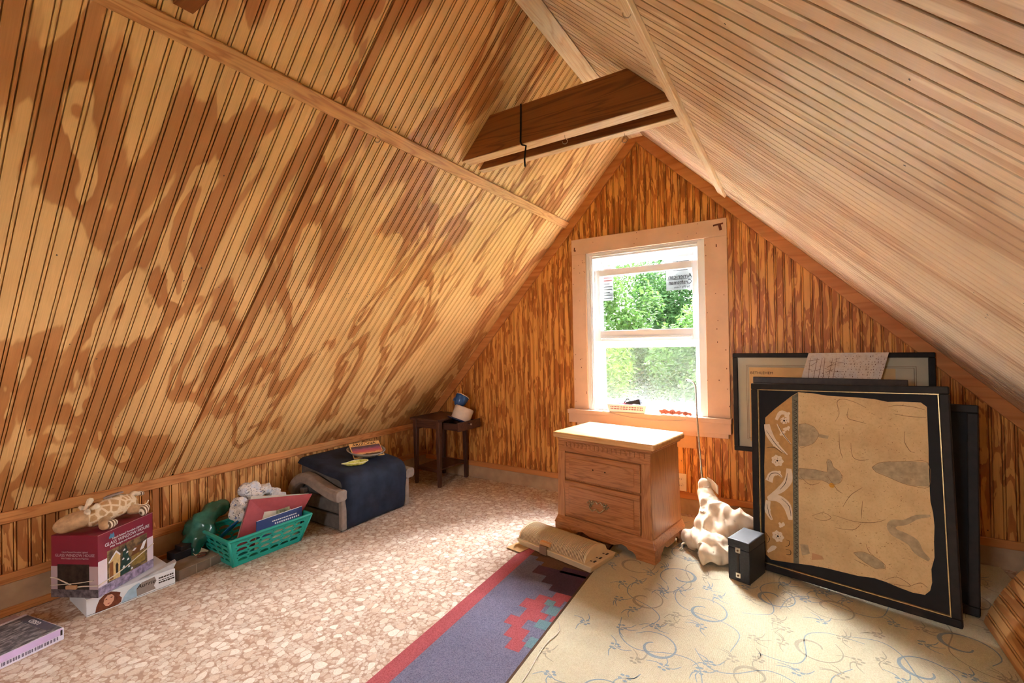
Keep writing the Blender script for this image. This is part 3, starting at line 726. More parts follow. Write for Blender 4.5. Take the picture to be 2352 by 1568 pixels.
for k in range(50):
    x0 = -.238+k*.0087; w_ = .0046
    vs = [(x_, y_, arch(y_)-dz) for y_ in ys for (x_, dz) in ((x0, 0), (x0+w_, 0), (x0+w_, .006), (x0, .006))]
    fs = []
    for i in range(14):
        for j in range(4): fs.append((i*4+j, i*4+(j+1) % 4, (i+1)*4+(j+1) % 4, (i+1)*4+j))
    mb.add(vs, fs)
o = mb.build('grille_slats', M_cp, ht); o['kind'] = 'stuff'
mb = MB()
for k in range(5):
    yy = -.075+k*.0375
    mb.bbox((-.24, yy-.002, arch(yy)-.011), (.196, yy+.002, arch(yy)-.005))
mb.build('cross_rib', M_cp, ht)
MB().grid(lambda a, b: Vector((-.236+a*.43, -.092+b*.184, arch(-.092+b*.184)*.62-.004)), 2, 14).build('inner_shell', plain('dim_plastic', srgb(150, 116, 78), .6, .2), ht, solid=.002)
for xe, nm in ((.1985, 'end_cap'), (-.241, 'end_cap')):
    pts = [(-.098, .036)] + [(y_, arch(y_)) for y_ in ys] + [(.098, .036)]
    MB().prism(pts, xe-.004, xe+.004, Matrix(((0, 0, 1, 0), (1, 0, 0, 0), (0, 1, 0, 0), (0, 0, 0, 1)))).build(nm, M_cp, ht)
lt = MB().bbox((-.078, -.118, .006), (-.030, -.106, .050)).build('latch', plain('brown_tape', srgb(150, 118, 92), .5, .4), ht, bevel=.003)
MB().bbox((-.086, -.103, .048), (-.018, -.080, .066)).build('label_plate', plain('orange_plastic', srgb(222, 164, 104), .5, .4), ht, bevel=.002)
tag(MB().hexa([(-1.372, 2.10, .0042), (-1.275, 2.085, .0042), (-1.245, 2.195, .0042), (-1.335, 2.215, .0042), (-1.372, 2.10, .006), (-1.275, 2.085, .006), (-1.245, 2.195, .008), (-1.335, 2.215, .008)]).build('cardboard_scrap', plain('tan_card', srgb(206, 170, 120), .8, .2)),
    'small tan cardboard scrap at the left end of the heater cover', 'cardboard')

# ---------------------------------------------------------------- outlet
ol = thing('wall_outlet', 'ivory electrical outlet plate low on the gable wall beside the nightstand', 'outlet', (-.652, D-.0005, .145))
M_ivory = plain('ivory_plastic', srgb(236, 216, 188), .4, .5, .02)
MB().bbox((-.035, -.006, 0), (.035, 0, .114)).build('plate', M_ivory, ol, bevel=.003)
for z_ in (.036, .078):
    s_ = MB().prism([(.016*math.cos(w*PI/8), .016*math.sin(w*PI/8)+z_) for w in range(16)], -.009, -.005, XZ).build('socket', M_ivory, ol)
    for dx in (-.006, .006): MB().bbox((dx-.001, -.0095, z_-.004), (dx+.001, -.0088, z_+.004)).build('slot', M_line, s_)

# ---------------------------------------------------------------- metaball cloth shapes
def meta(name, elems, mat, parent=None, res=.012, crease=0.0, freq=18.0, seed=0, thr=.6, smooth=True, ridge=False, aniso=(1, 1, 1)):
    md = bpy.data.metaballs.new(name); md.resolution = res; md.render_resolution = res; md.threshold = thr
    for e in elems:
        el = md.elements.new(type='ELLIPSOID' if len(e) > 4 else 'BALL'); el.co = e[:3]; el.radius = e[3]*1.55; el.stiffness = 2.0
        if len(e) > 4: el.size_x, el.size_y, el.size_z = e[4:7]; el.radius = e[3]*1.55
        if len(e) > 7:
            from mathutils import Euler
            el.rotation = Euler(e[7]).to_quaternion()
    ob = bpy.data.objects.new(name+'_meta', md); COL.objects.link(ob)
    bpy.context.view_layer.update(); dg = bpy.context.evaluated_depsgraph_get()
    me = bpy.data.meshes.new_from_object(ob.evaluated_get(dg)); bpy.data.objects.remove(ob); bpy.data.metaballs.remove(md)
    me.update()
    if crease:
        off = Vector((seed*3.1, seed*1.7, seed*.9)); ns_ = [v.normal.copy() for v in me.vertices]
        for v, n in zip(me.vertices, ns_):
            q = Vector((v.co.x*aniso[0], v.co.y*aniso[1], v.co.z*aniso[2]+.6*v.co.x))
            a = mnoise.noise(q*freq+off); b = mnoise.noise(q*freq*2.3+off*2)
            h = (1-2.6*abs(a))*.85+(1-2*abs(b))*.15-.15 if ridge else a*.7+b*.3
            v.co += n*h*crease
    me.materials.clear(); me.materials.append(mat)
    for p in me.polygons: p.use_smooth = smooth
    o = bpy.data.objects.new(name, me); COL.objects.link(o)
    if parent is not None: o.parent = parent
    return o
# ---------------------------------------------------------------- cloth bag and rod
def cloth_mat(name, c, c2):
    t = NT(name, .8, .2); v = t.coord('Object'); t.color(t.ramp(t.noise(v, 14, 4), [(.3, c2), (.65, c)])); t.bump(t.noise(v, 500, 2), .12, .001); return t.m
M_cloth = cloth_mat('cream_satin', srgb(246, 226, 200), srgb(228, 196, 160))
bag = thing('cloth_bundle', 'crumpled cream fabric bag slumped beside the nightstand', 'fabric bag', (-.383, 2.60, .006))
o = meta('cloth', [(-.068, .17, .30, .030), (-.062, .15, .26, .036), (-.050, .12, .225, .045), (-.02, .09, .185, .060), (.02, .07, .165, .066), (.075, .055, .165, .058), (.125, .05, .175, .046), (.15, .04, .155, .040),
        (-.035, .02, .125, .066), (.02, .0, .115, .062), (.075, .02, .125, .046), (-.06, -.03, .06, .052), (-.02, -.08, .075, .052), (.035, -.09, .062, .05), (.02, -.15, .042, .044), (-.03, -.16, .044, .042), (.07, -.11, .04, .036),
        (-.10, -.01, .045, .042), (-.135, .02, .040, .034), (-.10, .03, .05, .036)], M_cloth, bag, .006, .021, 13, 3, ridge=True, aniso=(1, 1, .3))
MB().tube(smoothpath([(-.10, .18, .30), (-.072, .19, .315), (-.045, .165, .305), (-.05, .145, .29), (-.08, .145, .295), (-.10, .18, .30)], 4), .007, 6).build('tie', M_cloth, bag, smooth=True)
MB().grid(lambda a, b: Vector((-.055+.060*a, .165-.012*a+.01*math.sin(a*5), .345-.050*b-.035*a)), 6, 5).build('loose_corner', M_cloth, bag, smooth=True, solid=.002)
MB().tube(smoothpath([(-.140, -.02, .02), (-.150, -.05, .03), (-.155, -.065, .012), (-.165, -.07, .006)], 4), .006, 6).build('drawstring', M_cloth, bag, smooth=True)
M_steel = plain('bright_steel', srgb(205, 200, 192), .25, .5, .1, 40, .9)
rod = thing('curtain_rod', 'thin metal rod with a curved tip standing out of the cloth bag against the window', 'rod', (-.455, 2.735, .012))
rp = [(0, 0, 0), (-.016, .062, .31), (-.070, .262, .62), (-.080, .282, .80), (-.086, .285, .838), (-.102, .286, .858), (-.130, .286, .864)]
MB().tube(smoothpath(rp[:2]+[(-.045, .17, .475)]+rp[2:], 6), .0055, 8).build('shaft', M_steel, rod, smooth=True)
MB().lathe([(.0055, 0), (.006, .006), (.003, .012)], 8, Matrix.Translation((-.126, .286, .864)) @ Matrix.Rotation(-PI/2, 4, 'Y')).build('tip', M_line, rod)

# ---------------------------------------------------------------- black case
cs = thing('hard_case', 'small black hard-shell case with two nickel latches, beside the big picture', 'case', (-.196, 2.316, .006), math.radians(72))
M_blk = plain('black_leatherette', srgb(44, 44, 48), .45, .5, .25, 120, 0, .6)
M_nik = plain('nickel', srgb(206, 196, 180), .3, .5, .1, 60, .8)
MB().bbox((0, 0, 0), (.176, .096, .150)).build('body', M_blk, cs, bevel=.004)
MB().bbox((-.001, -.001, .1505), (.177, .097, .190)).build('lid', M_blk, cs, bevel=.005)
for z_ in (.030, .145):
    l_ = MB().bbox((-.005, .038, z_-.012), (0, .060, z_+.012)).build('latch', M_nik, cs, bevel=.002)
    MB().lathe([(.0045, 0), (.004, .003)], 10, Matrix.Translation((-.005, .049, z_)) @ Matrix.Rotation(-PI/2, 4, 'Y')).build('button', plain('dark_brass', srgb(120, 86, 56), .4, .5, .1, 50, .6), l_)
MB().bbox((-.003, .044, .042), (-.0002, .054, .133)).build('strap', M_line, cs)

# ---------------------------------------------------------------- framed pictures
def frame_root(name, label, O, th, ln, ro, grp='pictures leaning against the gable'):
    r = thing(name, label, 'picture', (0, 0, 0), 0, grp)
    U = Vector((math.cos(th), math.sin(th), 0)); N = Vector((-math.sin(th), math.cos(th), 0)); V = Vector((0, 0, math.cos(ln))) + N*math.sin(ln)
    U2 = U*math.cos(ro)+V*math.sin(ro); V2 = -U*math.sin(ro)+V*math.cos(ro); N2 = V2.cross(U2)*-1
    N2 = U2.cross(V2)*-1
    r.matrix_world = Matrix(((U2.x, N2.x, V2.x, O[0]), (U2.y, N2.y, V2.y, O[1]), (U2.z, N2.z, V2.z, O[2]), (0, 0, 0, 1)))
    return r
def rails(parent, W_, H_, w_, y0, y1, mat, name='frame_rail', inset=0.0, bevel=.004):
    i = inset
    for p, q in (((i, i), (W_-i, i+w_)), ((i, H_-i-w_), (W_-i, H_-i)), ((i, i+w_), (i+w_, H_-i-w_)), ((W_-i-w_, i+w_), (W_-i, H_-i-w_))):
        MB().bbox((p[0], y0, p[1]), (q[0], y1, q[1])).build(name, mat, parent, bevel=bevel)
tpg = NT('picture_glass', 0.0, 0.5); tpg.t.nodes.remove(tpg.b)
a1 = tpg.n('ShaderNodeBsdfTransparent'); a2 = tpg.n('ShaderNodeBsdfGlossy'); a2.inputs['Roughness'].default_value = 0.12
am = tpg.n('ShaderNodeMixShader'); am.inputs[0].default_value = 0.012
tpg.l(a1.outputs[0], am.inputs[1]); tpg.l(a2.outputs[0], am.inputs[2]); tpg.l(am.outputs[0], tpg.t.nodes['Material Output'].inputs['Surface']); M_pglass = tpg.m
M_ebony = plain('ebonised_frame', srgb(32, 26, 23), .6, .3, .2, 30)
M_gold = plain('gold_fillet', srgb(196, 168, 118), .35, .5, .15, 40, .6)
M_mat = plain('black_mat', srgb(24, 25, 28), .7, .3, .1, 30)
OUT= [(.06,.727),(.105,.773),(.14,.804),(.179,.838),(.209,.858),(.265,.855),(.326,.846),(.385,.844),(.442,.842),(.496,.838),(.541,.828),(.586,.831),(.646,.831),(.664,.814),(.663,.733),(.662,.649),(.66,.588),(.659,.513),(.659,.446),(.665,.402),(.667,.351),(.663,.292),(.662,.233),(.651,.186),(.651,.136),(.644,.104),(.628,.083),(.592,.079),(.551,.084),(.508,.092),(.47,.095),(.417,.086),(.362,.084),(.304,.082),(.244,.076),(.181,.066),(.124,.057),(.073,.051),(.051,.067),(.047,.162),(.051,.348),(.051,.489),(.057,.613)]
STRIP= [(.06,.727),(.105,.773),(.14,.804),(.183,.84),(.18,.553),(.174,.283),(.17,.065),(.124,.057),(.073,.051),(.051,.067),(.047,.162),(.051,.348),(.051,.489),(.057,.613)]
BAND= [(.182,.838),(.209,.856),(.2,.466),(.193,.068),(.17,.065),(.176,.462)]
LEAF=[(.209,.706),(.237,.712),(.269,.7),(.287,.673),(.284,.655),(.267,.627),(.239,.61),(.206,.604)]; STEM=[(.287,.67),(.327,.665),(.322,.651),(.285,.655)]
BIRD= [(.204,.503),(.271,.506),(.316,.503),(.315,.546),(.322,.559),(.333,.553),(.341,.528),(.361,.514),(.372,.491),(.363,.464),(.33,.45),(.293,.463),(.203,.453)]
DOT= [(.332,.447)]
FISH= [(.479,.549),(.506,.572),(.551,.582),(.601,.591),(.658,.594),(.658,.501),(.609,.495),(.573,.501),(.524,.52),(.492,.531)]
CURVE= [(.657,.389),(.616,.375),(.579,.346),(.545,.335),(.534,.317),(.544,.298),(.571,.288),(.6,.273),(.616,.242),(.647,.219)]
LOWF= [(.403,.177),(.434,.19),(.473,.182),(.504,.164),(.509,.146),(.478,.135),(.452,.144),(.419,.162)]
RUST=[(.246,.132),(.284,.13),(.294,.117),(.245,.1)]; RUSTB=[(.199,.158),(.231,.162),(.238,.126),(.206,.108)]
SK= [[(.353,.732),(.369,.767),(.363,.819),(.385,.833),(.427,.822),(.468,.799)],[(.405,.795),(.4,.752),(.438,.738),(.466,.732)],[(.366,.69),(.367,.613),(.377,.572)],[(.408,.643),(.413,.585),(.44,.572),(.47,.581)],[(.541,.807),(.573,.815),(.621,.812),(.657,.802)],[(.559,.78),(.608,.772),(.661,.772)],[(.37,.361),(.4,.417),(.443,.458)],[(.25,.296),(.296,.32),(.325,.305),(.295,.285),(.258,.289)],[(.333,.319),(.411,.309),(.478,.321),(.517,.342)],[(.339,.266),(.403,.272),(.434,.306)],[(.441,.401),(.435,.327)],[(.508,.1),(.546,.123),(.587,.103),(.551,.094),(.514,.09)],[(.587,.103),(.617,.124),(.637,.113)],[(.593,.711),(.589,.672),(.605,.634),(.62,.629)],[(.316,.486),(.351,.432),(.372,.42)],[(.207,.468),(.246,.435),(.285,.45)],[(.405,.15),(.452,.136)],[(.448,.222),(.457,.197),(.473,.184)]]
WH=[([(.067,.695),(.076,.652),(.105,.603),(.156,.558)],[.0061,.0081,.0061,.001]),([(.11,.72),(.13,.755),(.158,.749),(.164,.711)],[.003,.0045,.004,.0015]),([(.113,.701),(.135,.658),(.172,.611)],[.001,.0025,.001]),([(.071,.419),(.084,.453),(.111,.465),(.13,.448)],[.0081,.0061,.0045,.0015]),([(.161,.494),(.157,.44),(.124,.391),(.063,.338)],[.0051,.0081,.0071,.002]),([(.063,.335),(.111,.345),(.148,.318),(.162,.257)],[.004,.0081,.0091,.004]),([(.066,.326),(.062,.278),(.081,.238)],[.0051,.0061,.0025]),([(.112,.233),(.123,.223),(.133,.238)],[.002,.004,.0015]),([(.058,.082),(.083,.108),(.098,.118)],[.002,.0051,.0015]),([(.139,.677),(.156,.682),(.165,.673)],[.0015,.003,.001])]
BL= [[(.064,.664),(.105,.603),(.151,.558)],[(.116,.701),(.141,.652),(.173,.608)],[(.062,.579),(.098,.586),(.133,.562)],[(.068,.425),(.081,.456),(.111,.464),(.128,.448)],[(.154,.471),(.145,.426),(.121,.39)],[(.126,.348),(.157,.32),(.164,.276)],[(.06,.309),(.068,.266),(.079,.244)],[(.142,.161),(.156,.158),(.152,.139),(.138,.129)],[(.138,.117),(.158,.117),(.158,.099),(.14,.094)],[(.048,.174),(.069,.148),(.059,.125)]]
FL= [(.111,.524),(.106,.168),(.145,.719)]

fw, fh = .732, .897
pf = frame_root('framed_parchment', 'large black frame holding a torn tan parchment with faint animal sketches', (-.189, 2.531, .008), math.radians(-17.05), math.radians(5.725), math.radians(2.0))
rails(pf, fw, fh, .030, -.016, .014, M_ebony); rails(pf, fw, fh, .006, -.010, .010, M_gold, 'gold_fillet', .028, .001)
MB().bbox((.02, .004, .02), (fw-.02, .009, fh-.02)).build('mat_board', M_mat, pf)
MB().bbox((.01, .009, .01), (fw-.01, .013, fh-.01)).build('backing', M_dark, pf)
t = NT('old_parchment', .85, .15); v = t.coord('Object')
c = t.ramp(t.noise(v, 7, 5, .6), [(.3, srgb(196, 164, 122)), (.55, srgb(214, 184, 140)), (.75, srgb(222, 194, 150))])
c = t.mix(.6, c, t.ramp(t.noise(v, 90, 4, .7), [(.3, (.80, .76, .70, 1)), (.5, (1, 1, 1, 1))]), 'MULTIPLY')
c = t.mix(t.math('GREATER_THAN', t.noise(v, 150, 2), .70), c, srgb(150, 110, 74))
t.color(c); M_parch = t.m
YP = .0036
parch = MB().prism(OUT, YP-.0022, YP, XZ).build('parchment', M_parch, pf)
M_ochre = plain('ochre_paint', srgb(190, 146, 94), .85, .15, .08, 40); M_band = plain('grey_green_paint', srgb(122, 116, 100), .85, .15, .15, 60)
M_wash = plain('blue_grey_wash', srgb(178, 158, 128), .85, .15, .14, 45); M_wh = plain('white_paint', srgb(226, 206, 184), .85, .15, .05, 40)
M_ink2 = plain('sepia_ink', srgb(128, 98, 70), .85, .15); M_ink3 = plain('black_ink', srgb(58, 48, 42), .85, .15)
def art(name, mat, fn):
    mb = MB(); fn(mb); return mb.build(name, mat, parch)
h0 = YP-.0026
art('ochre_strip', M_ochre, lambda m: poly(m, STRIP, h0, XZ)); art('grey_band', M_band, lambda m: poly(m, BAND, h0-.0001, XZ))
for P_ in (LEAF, STEM, BIRD, FISH, LOWF, RUSTB): art('animal_wash', M_wash, lambda m: poly(m, P_, h0, XZ))
def washes(m):
    ribbon(m, CURVE, [.004, .008, .010, .014, .014, .016, .018, .020, .016, .006], h0, 4, XZ)
art('animal_wash', M_wash, washes)
art('orange_spot', plain('orange_paint', srgb(206, 150, 62), .85, .15), lambda m: disc(m, DOT[0], .011, h0-.0002, 9, XZ))
art('rust_wash', plain('rust_wash', srgb(196, 150, 112), .85, .15), lambda m: poly(m, RUST, h0, XZ))
def sk(m):
    for P_ in SK: ribbon(m, P_, [.0005, .0011, .0006], h0-.0002, 4, XZ)
    for P_ in (LEAF, BIRD, FISH, LOWF): ribbon(m, P_+[P_[0]], [.0007], h0-.0002, 3, XZ)
    r_ = random.Random(3)
    for k in range(150):
        x_, z_ = r_.uniform(.22, .62), r_.uniform(.14, .80); ribbon(m, [(x_, z_), (x_+r_.uniform(-.012, .012), z_+r_.uniform(-.006, .006))], [.0006, .0003], h0-.0002, 2, XZ)
o = art('sketch_lines', M_ink2, sk); o['kind'] = 'stuff'
for P_, w_ in WH:
    def wh(m):
        ribbon(m, P_, [x_*2.1 for x_ in w_], h0-.0001, 5, XZ)
        for (x_, z_) in P_[1:-1]: disc(m, (x_+.008, z_+.006), .007, h0-.00012, 8, XZ); disc(m, (x_-.006, z_-.007), .006, h0-.00012, 8, XZ)
    art('white_scroll', M_wh, wh)
for (c_, r_) in zip(FL, (.026, .025, .016)): art('white_flower', M_wh, lambda m: disc(m, c_, r_, h0-.00015, 24, XZ, 7, .12))
def bl(m):
    for P_ in BL: ribbon(m, P_, [.0006, .0014, .0008], h0-.0003, 4, XZ)
    for c_ in FL: disc(m, c_, .0045, h0-.0003, 10, XZ)
    for c_ in FL:
        for k in range(5): w_ = k*1.257; ribbon(m, [(c_[0]+.010*math.cos(w_), c_[1]+.010*math.sin(w_)), (c_[0]+.014*math.cos(w_+.4), c_[1]+.014*math.sin(w_+.4))], [.001, .0005], h0-.0003, 2, XZ)
    zz = .09
    for k in range(40):
        z_ = zz+k*.0188
        if z_ > .82: break
        xb = .5*(BAND[0][0]+BAND[1][0])+(.5*(BAND[3][0]+BAND[4][0])-.5*(BAND[0][0]+BAND[1][0]))*(.84-z_)/.77
        ribbon(m, [(xb-.007, z_), (xb+.006, z_+.008), (xb-.006, z_+.016)], [.0006, .0014, .0008], h0-.0003, 4, XZ)
art('black_scrolls', M_ink3, bl)['kind'] = 'stuff'

# dark frame with a black mat, right behind
pb = frame_root('framed_picture', 'plain black frame with black mat, propped behind the parchment at its right', (.210, 2.622, .008), math.radians(-17), math.radians(10.0), 0)
rails(pb, .41, .835, .034, -.018, .016, M_ebony)
MB().bbox((.02, .002, .02), (.39, .008, .815)).build('mat_board', M_mat, pb)
MB().bbox((.05, .0005, .40), (.285, .002, .735)).build('print_border', plain('pink_ivory', srgb(222, 200, 180), .7, .2), pb)
MB().bbox((.06, -.0005, .41), (.270, .0008, .725)).build('print', plain('brown_print', srgb(96, 74, 60), .7, .2, .3, 30), pb)
# brown frame whose top edge shows above the parchment frame
pw = frame_root('framed_picture', 'dark brown frame, only its top edge showing above the parchment frame', (-.205, 2.700, .008), math.radians(-1.0), math.radians(9.6), 0)
rails(pw, .655, .922, .036, -.014, .014, plain('walnut_frame', srgb(52, 38, 30), .45, .4, .2, 40))
MB().bbox((.02, .002, .02), (.635, .008, .90)).build('mat_board', M_mat, pw)
# BETHLEHEM print on the wall
pe = frame_root('framed_engraving', 'wide black-framed engraving titled BETHLEHEM with pale mat, behind the others', (-.326, 3.062, .455), 0, 0, 0)
EW, EH = .922, .588
rails(pe, EW, EH, .026, -.008, .024, M_ebony)
MB().bbox((.02, .010, .02), (EW-.02, .020, EH-.02)).build('mat_board', plain('grey_green_mat', srgb(196, 188, 164), .8, .2, .04, 10), pe)
MB().bbox((.088, .0085, .06), (EW-.155, .0105, EH-.085)).build('engraving', plain('aged_engraving', srgb(216, 178, 126), .8, .2, .06, 12), pe)
for i_ in (0, .008): rails(pe, EW, EH, .0015, .0075, .0084, M_ink2, 'ruled_line', .072+i_, 0)
text('title', 'BETHLEHEM', .021, M_ink3, pe, (.153, .0080, EH-.118), (PI/2, 0, 0), sx=1.05)
MB().bbox((.026, .004, .026), (EW-.026, .006, EH-.026)).build('pane', M_pglass, pe)
# loose harbour sketch
pp = frame_root('sepia_sketch', 'loose sepia print of tall ships, tucked between the frames at a slant', (-.05, 2.985, .62), 0, math.radians(2.5), math.radians(-1.0))
tq = NT('sepia_print', .5, .4); v = tq.coord('Object')
tq.color(tq.mix(.7, tq.ramp(tq.noise(v, 9, 4), [(.3, srgb(206, 178, 150)), (.5, srgb(216, 200, 186)), (.7, srgb(198, 190, 190))]), tq.ramp(tq.noise(v, 60, 4, .7), [(.32, (.72, .6, .5, 1)), (.5, (1, 1, 1, 1))]), 'MULTIPLY'))
MB().prism([(0, 0), (.345, -.004), (.450, .434), (.104, .426)], -.0006, .0006, XZ).build('sheet', tq.m, pp)
ml = MB()
r_ = random.Random(9)
for k in range(11):
    s_ = .27+k*.014
    for j in range(22):
        x_ = .09+s_*.24+j*.0125*(1-.008*k)
        if k > 4 and j < 7: continue
        if r_.random() < .22: continue
        jx, jz, w2, h2 = r_.uniform(-.0035, .0035), r_.uniform(-.002, .002), r_.uniform(.0012, .0032), r_.uniform(.002, .007)
        ml.add([XZ @ Vector((a+jx, b+jz, -.0009)) for a, b in ((x_, s_), (x_+w2, s_), (x_+w2+.001, s_+h2), (x_+.001, s_+h2))], [(0, 1, 2, 3)])
for k in range(6):
    x_ = .10+k*.022; ribbon(ml, [(x_, .26), (x_+.02+r_.uniform(-.01, .02), .40)], [.0012, .0007], -.001, 3, XZ)
for k in range(16):
    x_, z_ = .10+r_.uniform(0, .13), .28+r_.uniform(0, .12); ribbon(ml, [(x_, z_), (x_+r_.uniform(.01, .05), z_+r_.uniform(-.012, .03))], [.001, .0005], -.001, 3, XZ)
ml.build('ship_lines', plain('sepia_line', srgb(104, 66, 44), .8, .2), pp)

# ---------------------------------------------------------------- bowed beadboard offcut at the right
bp = thing('beadboard_offcut', 'bowed offcut of stained beadboard standing along the right side of the rug', 'panel', (0, 0, 0))
M_off = beadwood('stained_beadboard_offcut', srgb(226, 174, 112), srgb(200, 142, 84), srgb(184, 122, 68), 9, 1.2, 31.0, .5, sheet=False)
prof = smoothpath([(.600, 0, .007), (.607, 0, .035), (.640, 0, .116), (.694, 0, .216), (.730, 0, .262), (.80, 0, .33), (.90, 0, .40)], 8)
dist = [0]
for a, b in zip(prof, prof[1:]): dist.append(dist[-1]+(b-a).length)
def onprof(s):
    s = max(0, min(s, dist[-1]-1e-6)); k = max(i for i, d_ in enumerate(dist) if d_ <= s); k = min(k, len(prof)-2)
    f_ = (s-dist[k])/(dist[k+1]-dist[k]); p = prof[k].lerp(prof[k+1], f_); d_ = (prof[k+1]-prof[k]).normalized(); return p, Vector((-d_.z, 0, d_.x))
s0 = 0.0
while s0+PITCH < dist[-1]:
    vs, uvs = [], []
    pr_ = PROF+[(PITCH, -.012), (0, -.012)]
    for a, c_ in pr_:
        p, n_ = onprof(s0+a); n_ = n_ if n_.x < 0 else -n_
        for y_ in (.55, 2.465): vs.append(p+n_*c_+Vector((0, y_, 0))); uvs.append((s0+a, y_))
    n = len(pr_)
    MB().add(vs, [(2*i, 2*((i+1) % n), 2*((i+1) % n)+1, 2*i+1) for i in range(n)]+[tuple(2*i for i in range(n-1, -1, -1)), tuple(2*i+1 for i in range(n))]).build('bead_strip', M_off, bp, uvs=uvs)
    s0 += PITCH

# ---------------------------------------------------------------- helpers for things modelled in room coordinates
def wbuild(mb, name, mat, root, top=None, **kw):
    """mesh given in room coordinates, parented under a thing whose root is unrotated"""
    if top is None: return mb.build(name, mat, root, loc=tuple(-c for c in root.location), **kw)
    return mb.build(name, mat, root, **kw)
def sweep(path, w, h, ydir=(0, 1, 0)):
    """rounded bar: rectangle w (along ydir) x h swept along a path in the x-z plane"""
    P = smoothpath(path, 5); mb = MB(); n = len(P); Yd = Vector(ydir); k = 8
    for i, p in enumerate(P):
        d = (P[min(i+1, n-1)]-P[max(i-1, 0)]).normalized(); up = Yd.cross(d)
        if up.z < 0: up = -up
        for a, b in ((-.5, -.32), (-.32, -.5), (.32, -.5), (.5, -.32), (.5, .32), (.32, .5), (-.32, .5), (-.5, .32)):
            mb.v.append(tuple(p+Yd*a*w+up*b*h))
    for i in range(n-1):
        for j in range(k): mb.f.append((i*k+j, i*k+(j+1) % k, (i+1)*k+(j+1) % k, (i+1)*k+j))
    mb.f.append(tuple(range(k-1, -1, -1))); mb.f.append(tuple((n-1)*k+j for j in range(k)))
    return mb

# ---------------------------------------------------------------- dark side table with open drawer
tb = thing('side_table', 'small dark walnut side table with its drawer pulled open, in the far corner', 'table', (-2.527, 2.925, 0), math.radians(-1.5))
M_wal = wood('dark_walnut', srgb(84, 54, 42), srgb(56, 34, 26), 2, .4, 1.2); M_walx = wood('dark_walnut_flat', srgb(86, 56, 44), srgb(60, 38, 30), 0, .4, 1.2)
MB().bbox((-.165, -.215, .522), (.150, .165, .540)).build('top', M_walx, tb, bevel=.004)
for sx in (-1, 1):
    for sy in (-1, 1):
        x_, y_ = sx*.125, sy*.170-.012 if sy < 0 else .145
        MB().hexa([(x_-.013, y_-.013, 0), (x_+.013, y_-.013, 0), (x_+.013, y_+.013, 0), (x_-.013, y_+.013, 0), (x_-.020, y_-.020, .522), (x_+.020, y_-.020, .522), (x_+.020, y_+.020, .522), (x_-.020, y_+.020, .522)]).build('leg', M_wal, tb, bevel=.003, seg=1)
MB().bbox((-.125, -.192, .462), (.125, -.178, .522)).build('apron', M_walx, tb); MB().bbox((-.125, .135, .440), (.125, .149, .522)).build('apron', M_walx, tb)
MB().bbox((-.135, -.18, .440), (-.121, .14, .522)).build('apron', M_walx, tb)
MB().bbox((-.125, -.165, .128), (.125, .13, .140)).build('shelf', M_walx, tb, bevel=.002)
MB().bbox((-.125, -.192, .118), (.125, -.178, .145)).build('stretcher', M_walx, tb); MB().bbox((-.125, .13, .118), (.125, .144, .145)).build('stretcher', M_walx, tb)
dr = MB().bbox((.285, -.150, .446), (.299, .135, .516)).build('drawer', M_walx, tb, bevel=.003)
for y_ in (-.140, .112): MB().bbox((-.02, y_, .452), (.285, y_+.010, .506)).build('drawer_side', M_walx, dr)
MB().bbox((-.02, -.135, .452), (.285, .115, .458)).build('drawer_bottom', M_walx, dr)
MB().lathe([(.004, 0), (.004, .006), (.008, .010), (.007, .016)], 12, Matrix.Translation((.299, -.005, .488)) @ Matrix.Rotation(PI/2, 4, 'Y')).build('knob', M_nik, dr, smooth=True)
# ceramic pieces in the drawer
M_wce = plain('white_ceramic', srgb(236, 220, 206), .35, .5, .08, 20); M_bce = plain('blue_glaze', srgb(38, 92, 160), .15, .6, .15, 14); M_dbl = plain('dark_blue_glaze', srgb(24, 44, 86), .2, .6)
R1 = Matrix.Rotation(math.radians(-20), 4, 'X') @ Matrix.Rotation(math.radians(12), 4, 'Y')
pot = thing('ceramic_pot', 'white ceramic pot with dark blue brim, tipped upside down in the open drawer', 'pot', (-2.335, 2.915, .505))
MB().lathe([(.066, .0), (.078, .014), (.080, .108), (.072, .118)], 28, R1).build('bowl', M_wce, pot, smooth=True)
MB().lathe([(.060, -.006), (.108, .002), (.112, .008), (.074, .014), (.062, .012)], 28, R1, close=True).build('brim', M_dbl, pot, smooth=True)
R2 = Matrix.Translation((-.030, .016, .118)) @ Matrix.Rotation(math.radians(-34), 4, 'X') @ Matrix.Rotation(math.radians(8), 4, 'Y')
mug = thing('blue_cup', 'glossy blue ceramic cup balanced tilted on the white pot', 'cup', (-2.335, 2.915, .505))
MB().lathe([(.030, 0), (.036, .006), (.050, .035), (.056, .075), (.058, .092), (.054, .092), (.050, .072), (.030, .02), (.004, .012)], 26, R2).build('cup_body', M_bce, mug, smooth=True)
MB().tube([R2 @ Vector(p) for p in smoothpath([(-.052, 0, .075), (-.072, 0, .066), (-.074, 0, .045), (-.050, 0, .034)], 4)], .006, 8).build('cup_handle', M_bce, mug, smooth=True)
MB().lathe([(.0565, .088), (.059, .0905), (.0565, .0945), (.054, .092)], 26, R2, close=True).build('worn_rim', M_wce, mug, smooth=True)

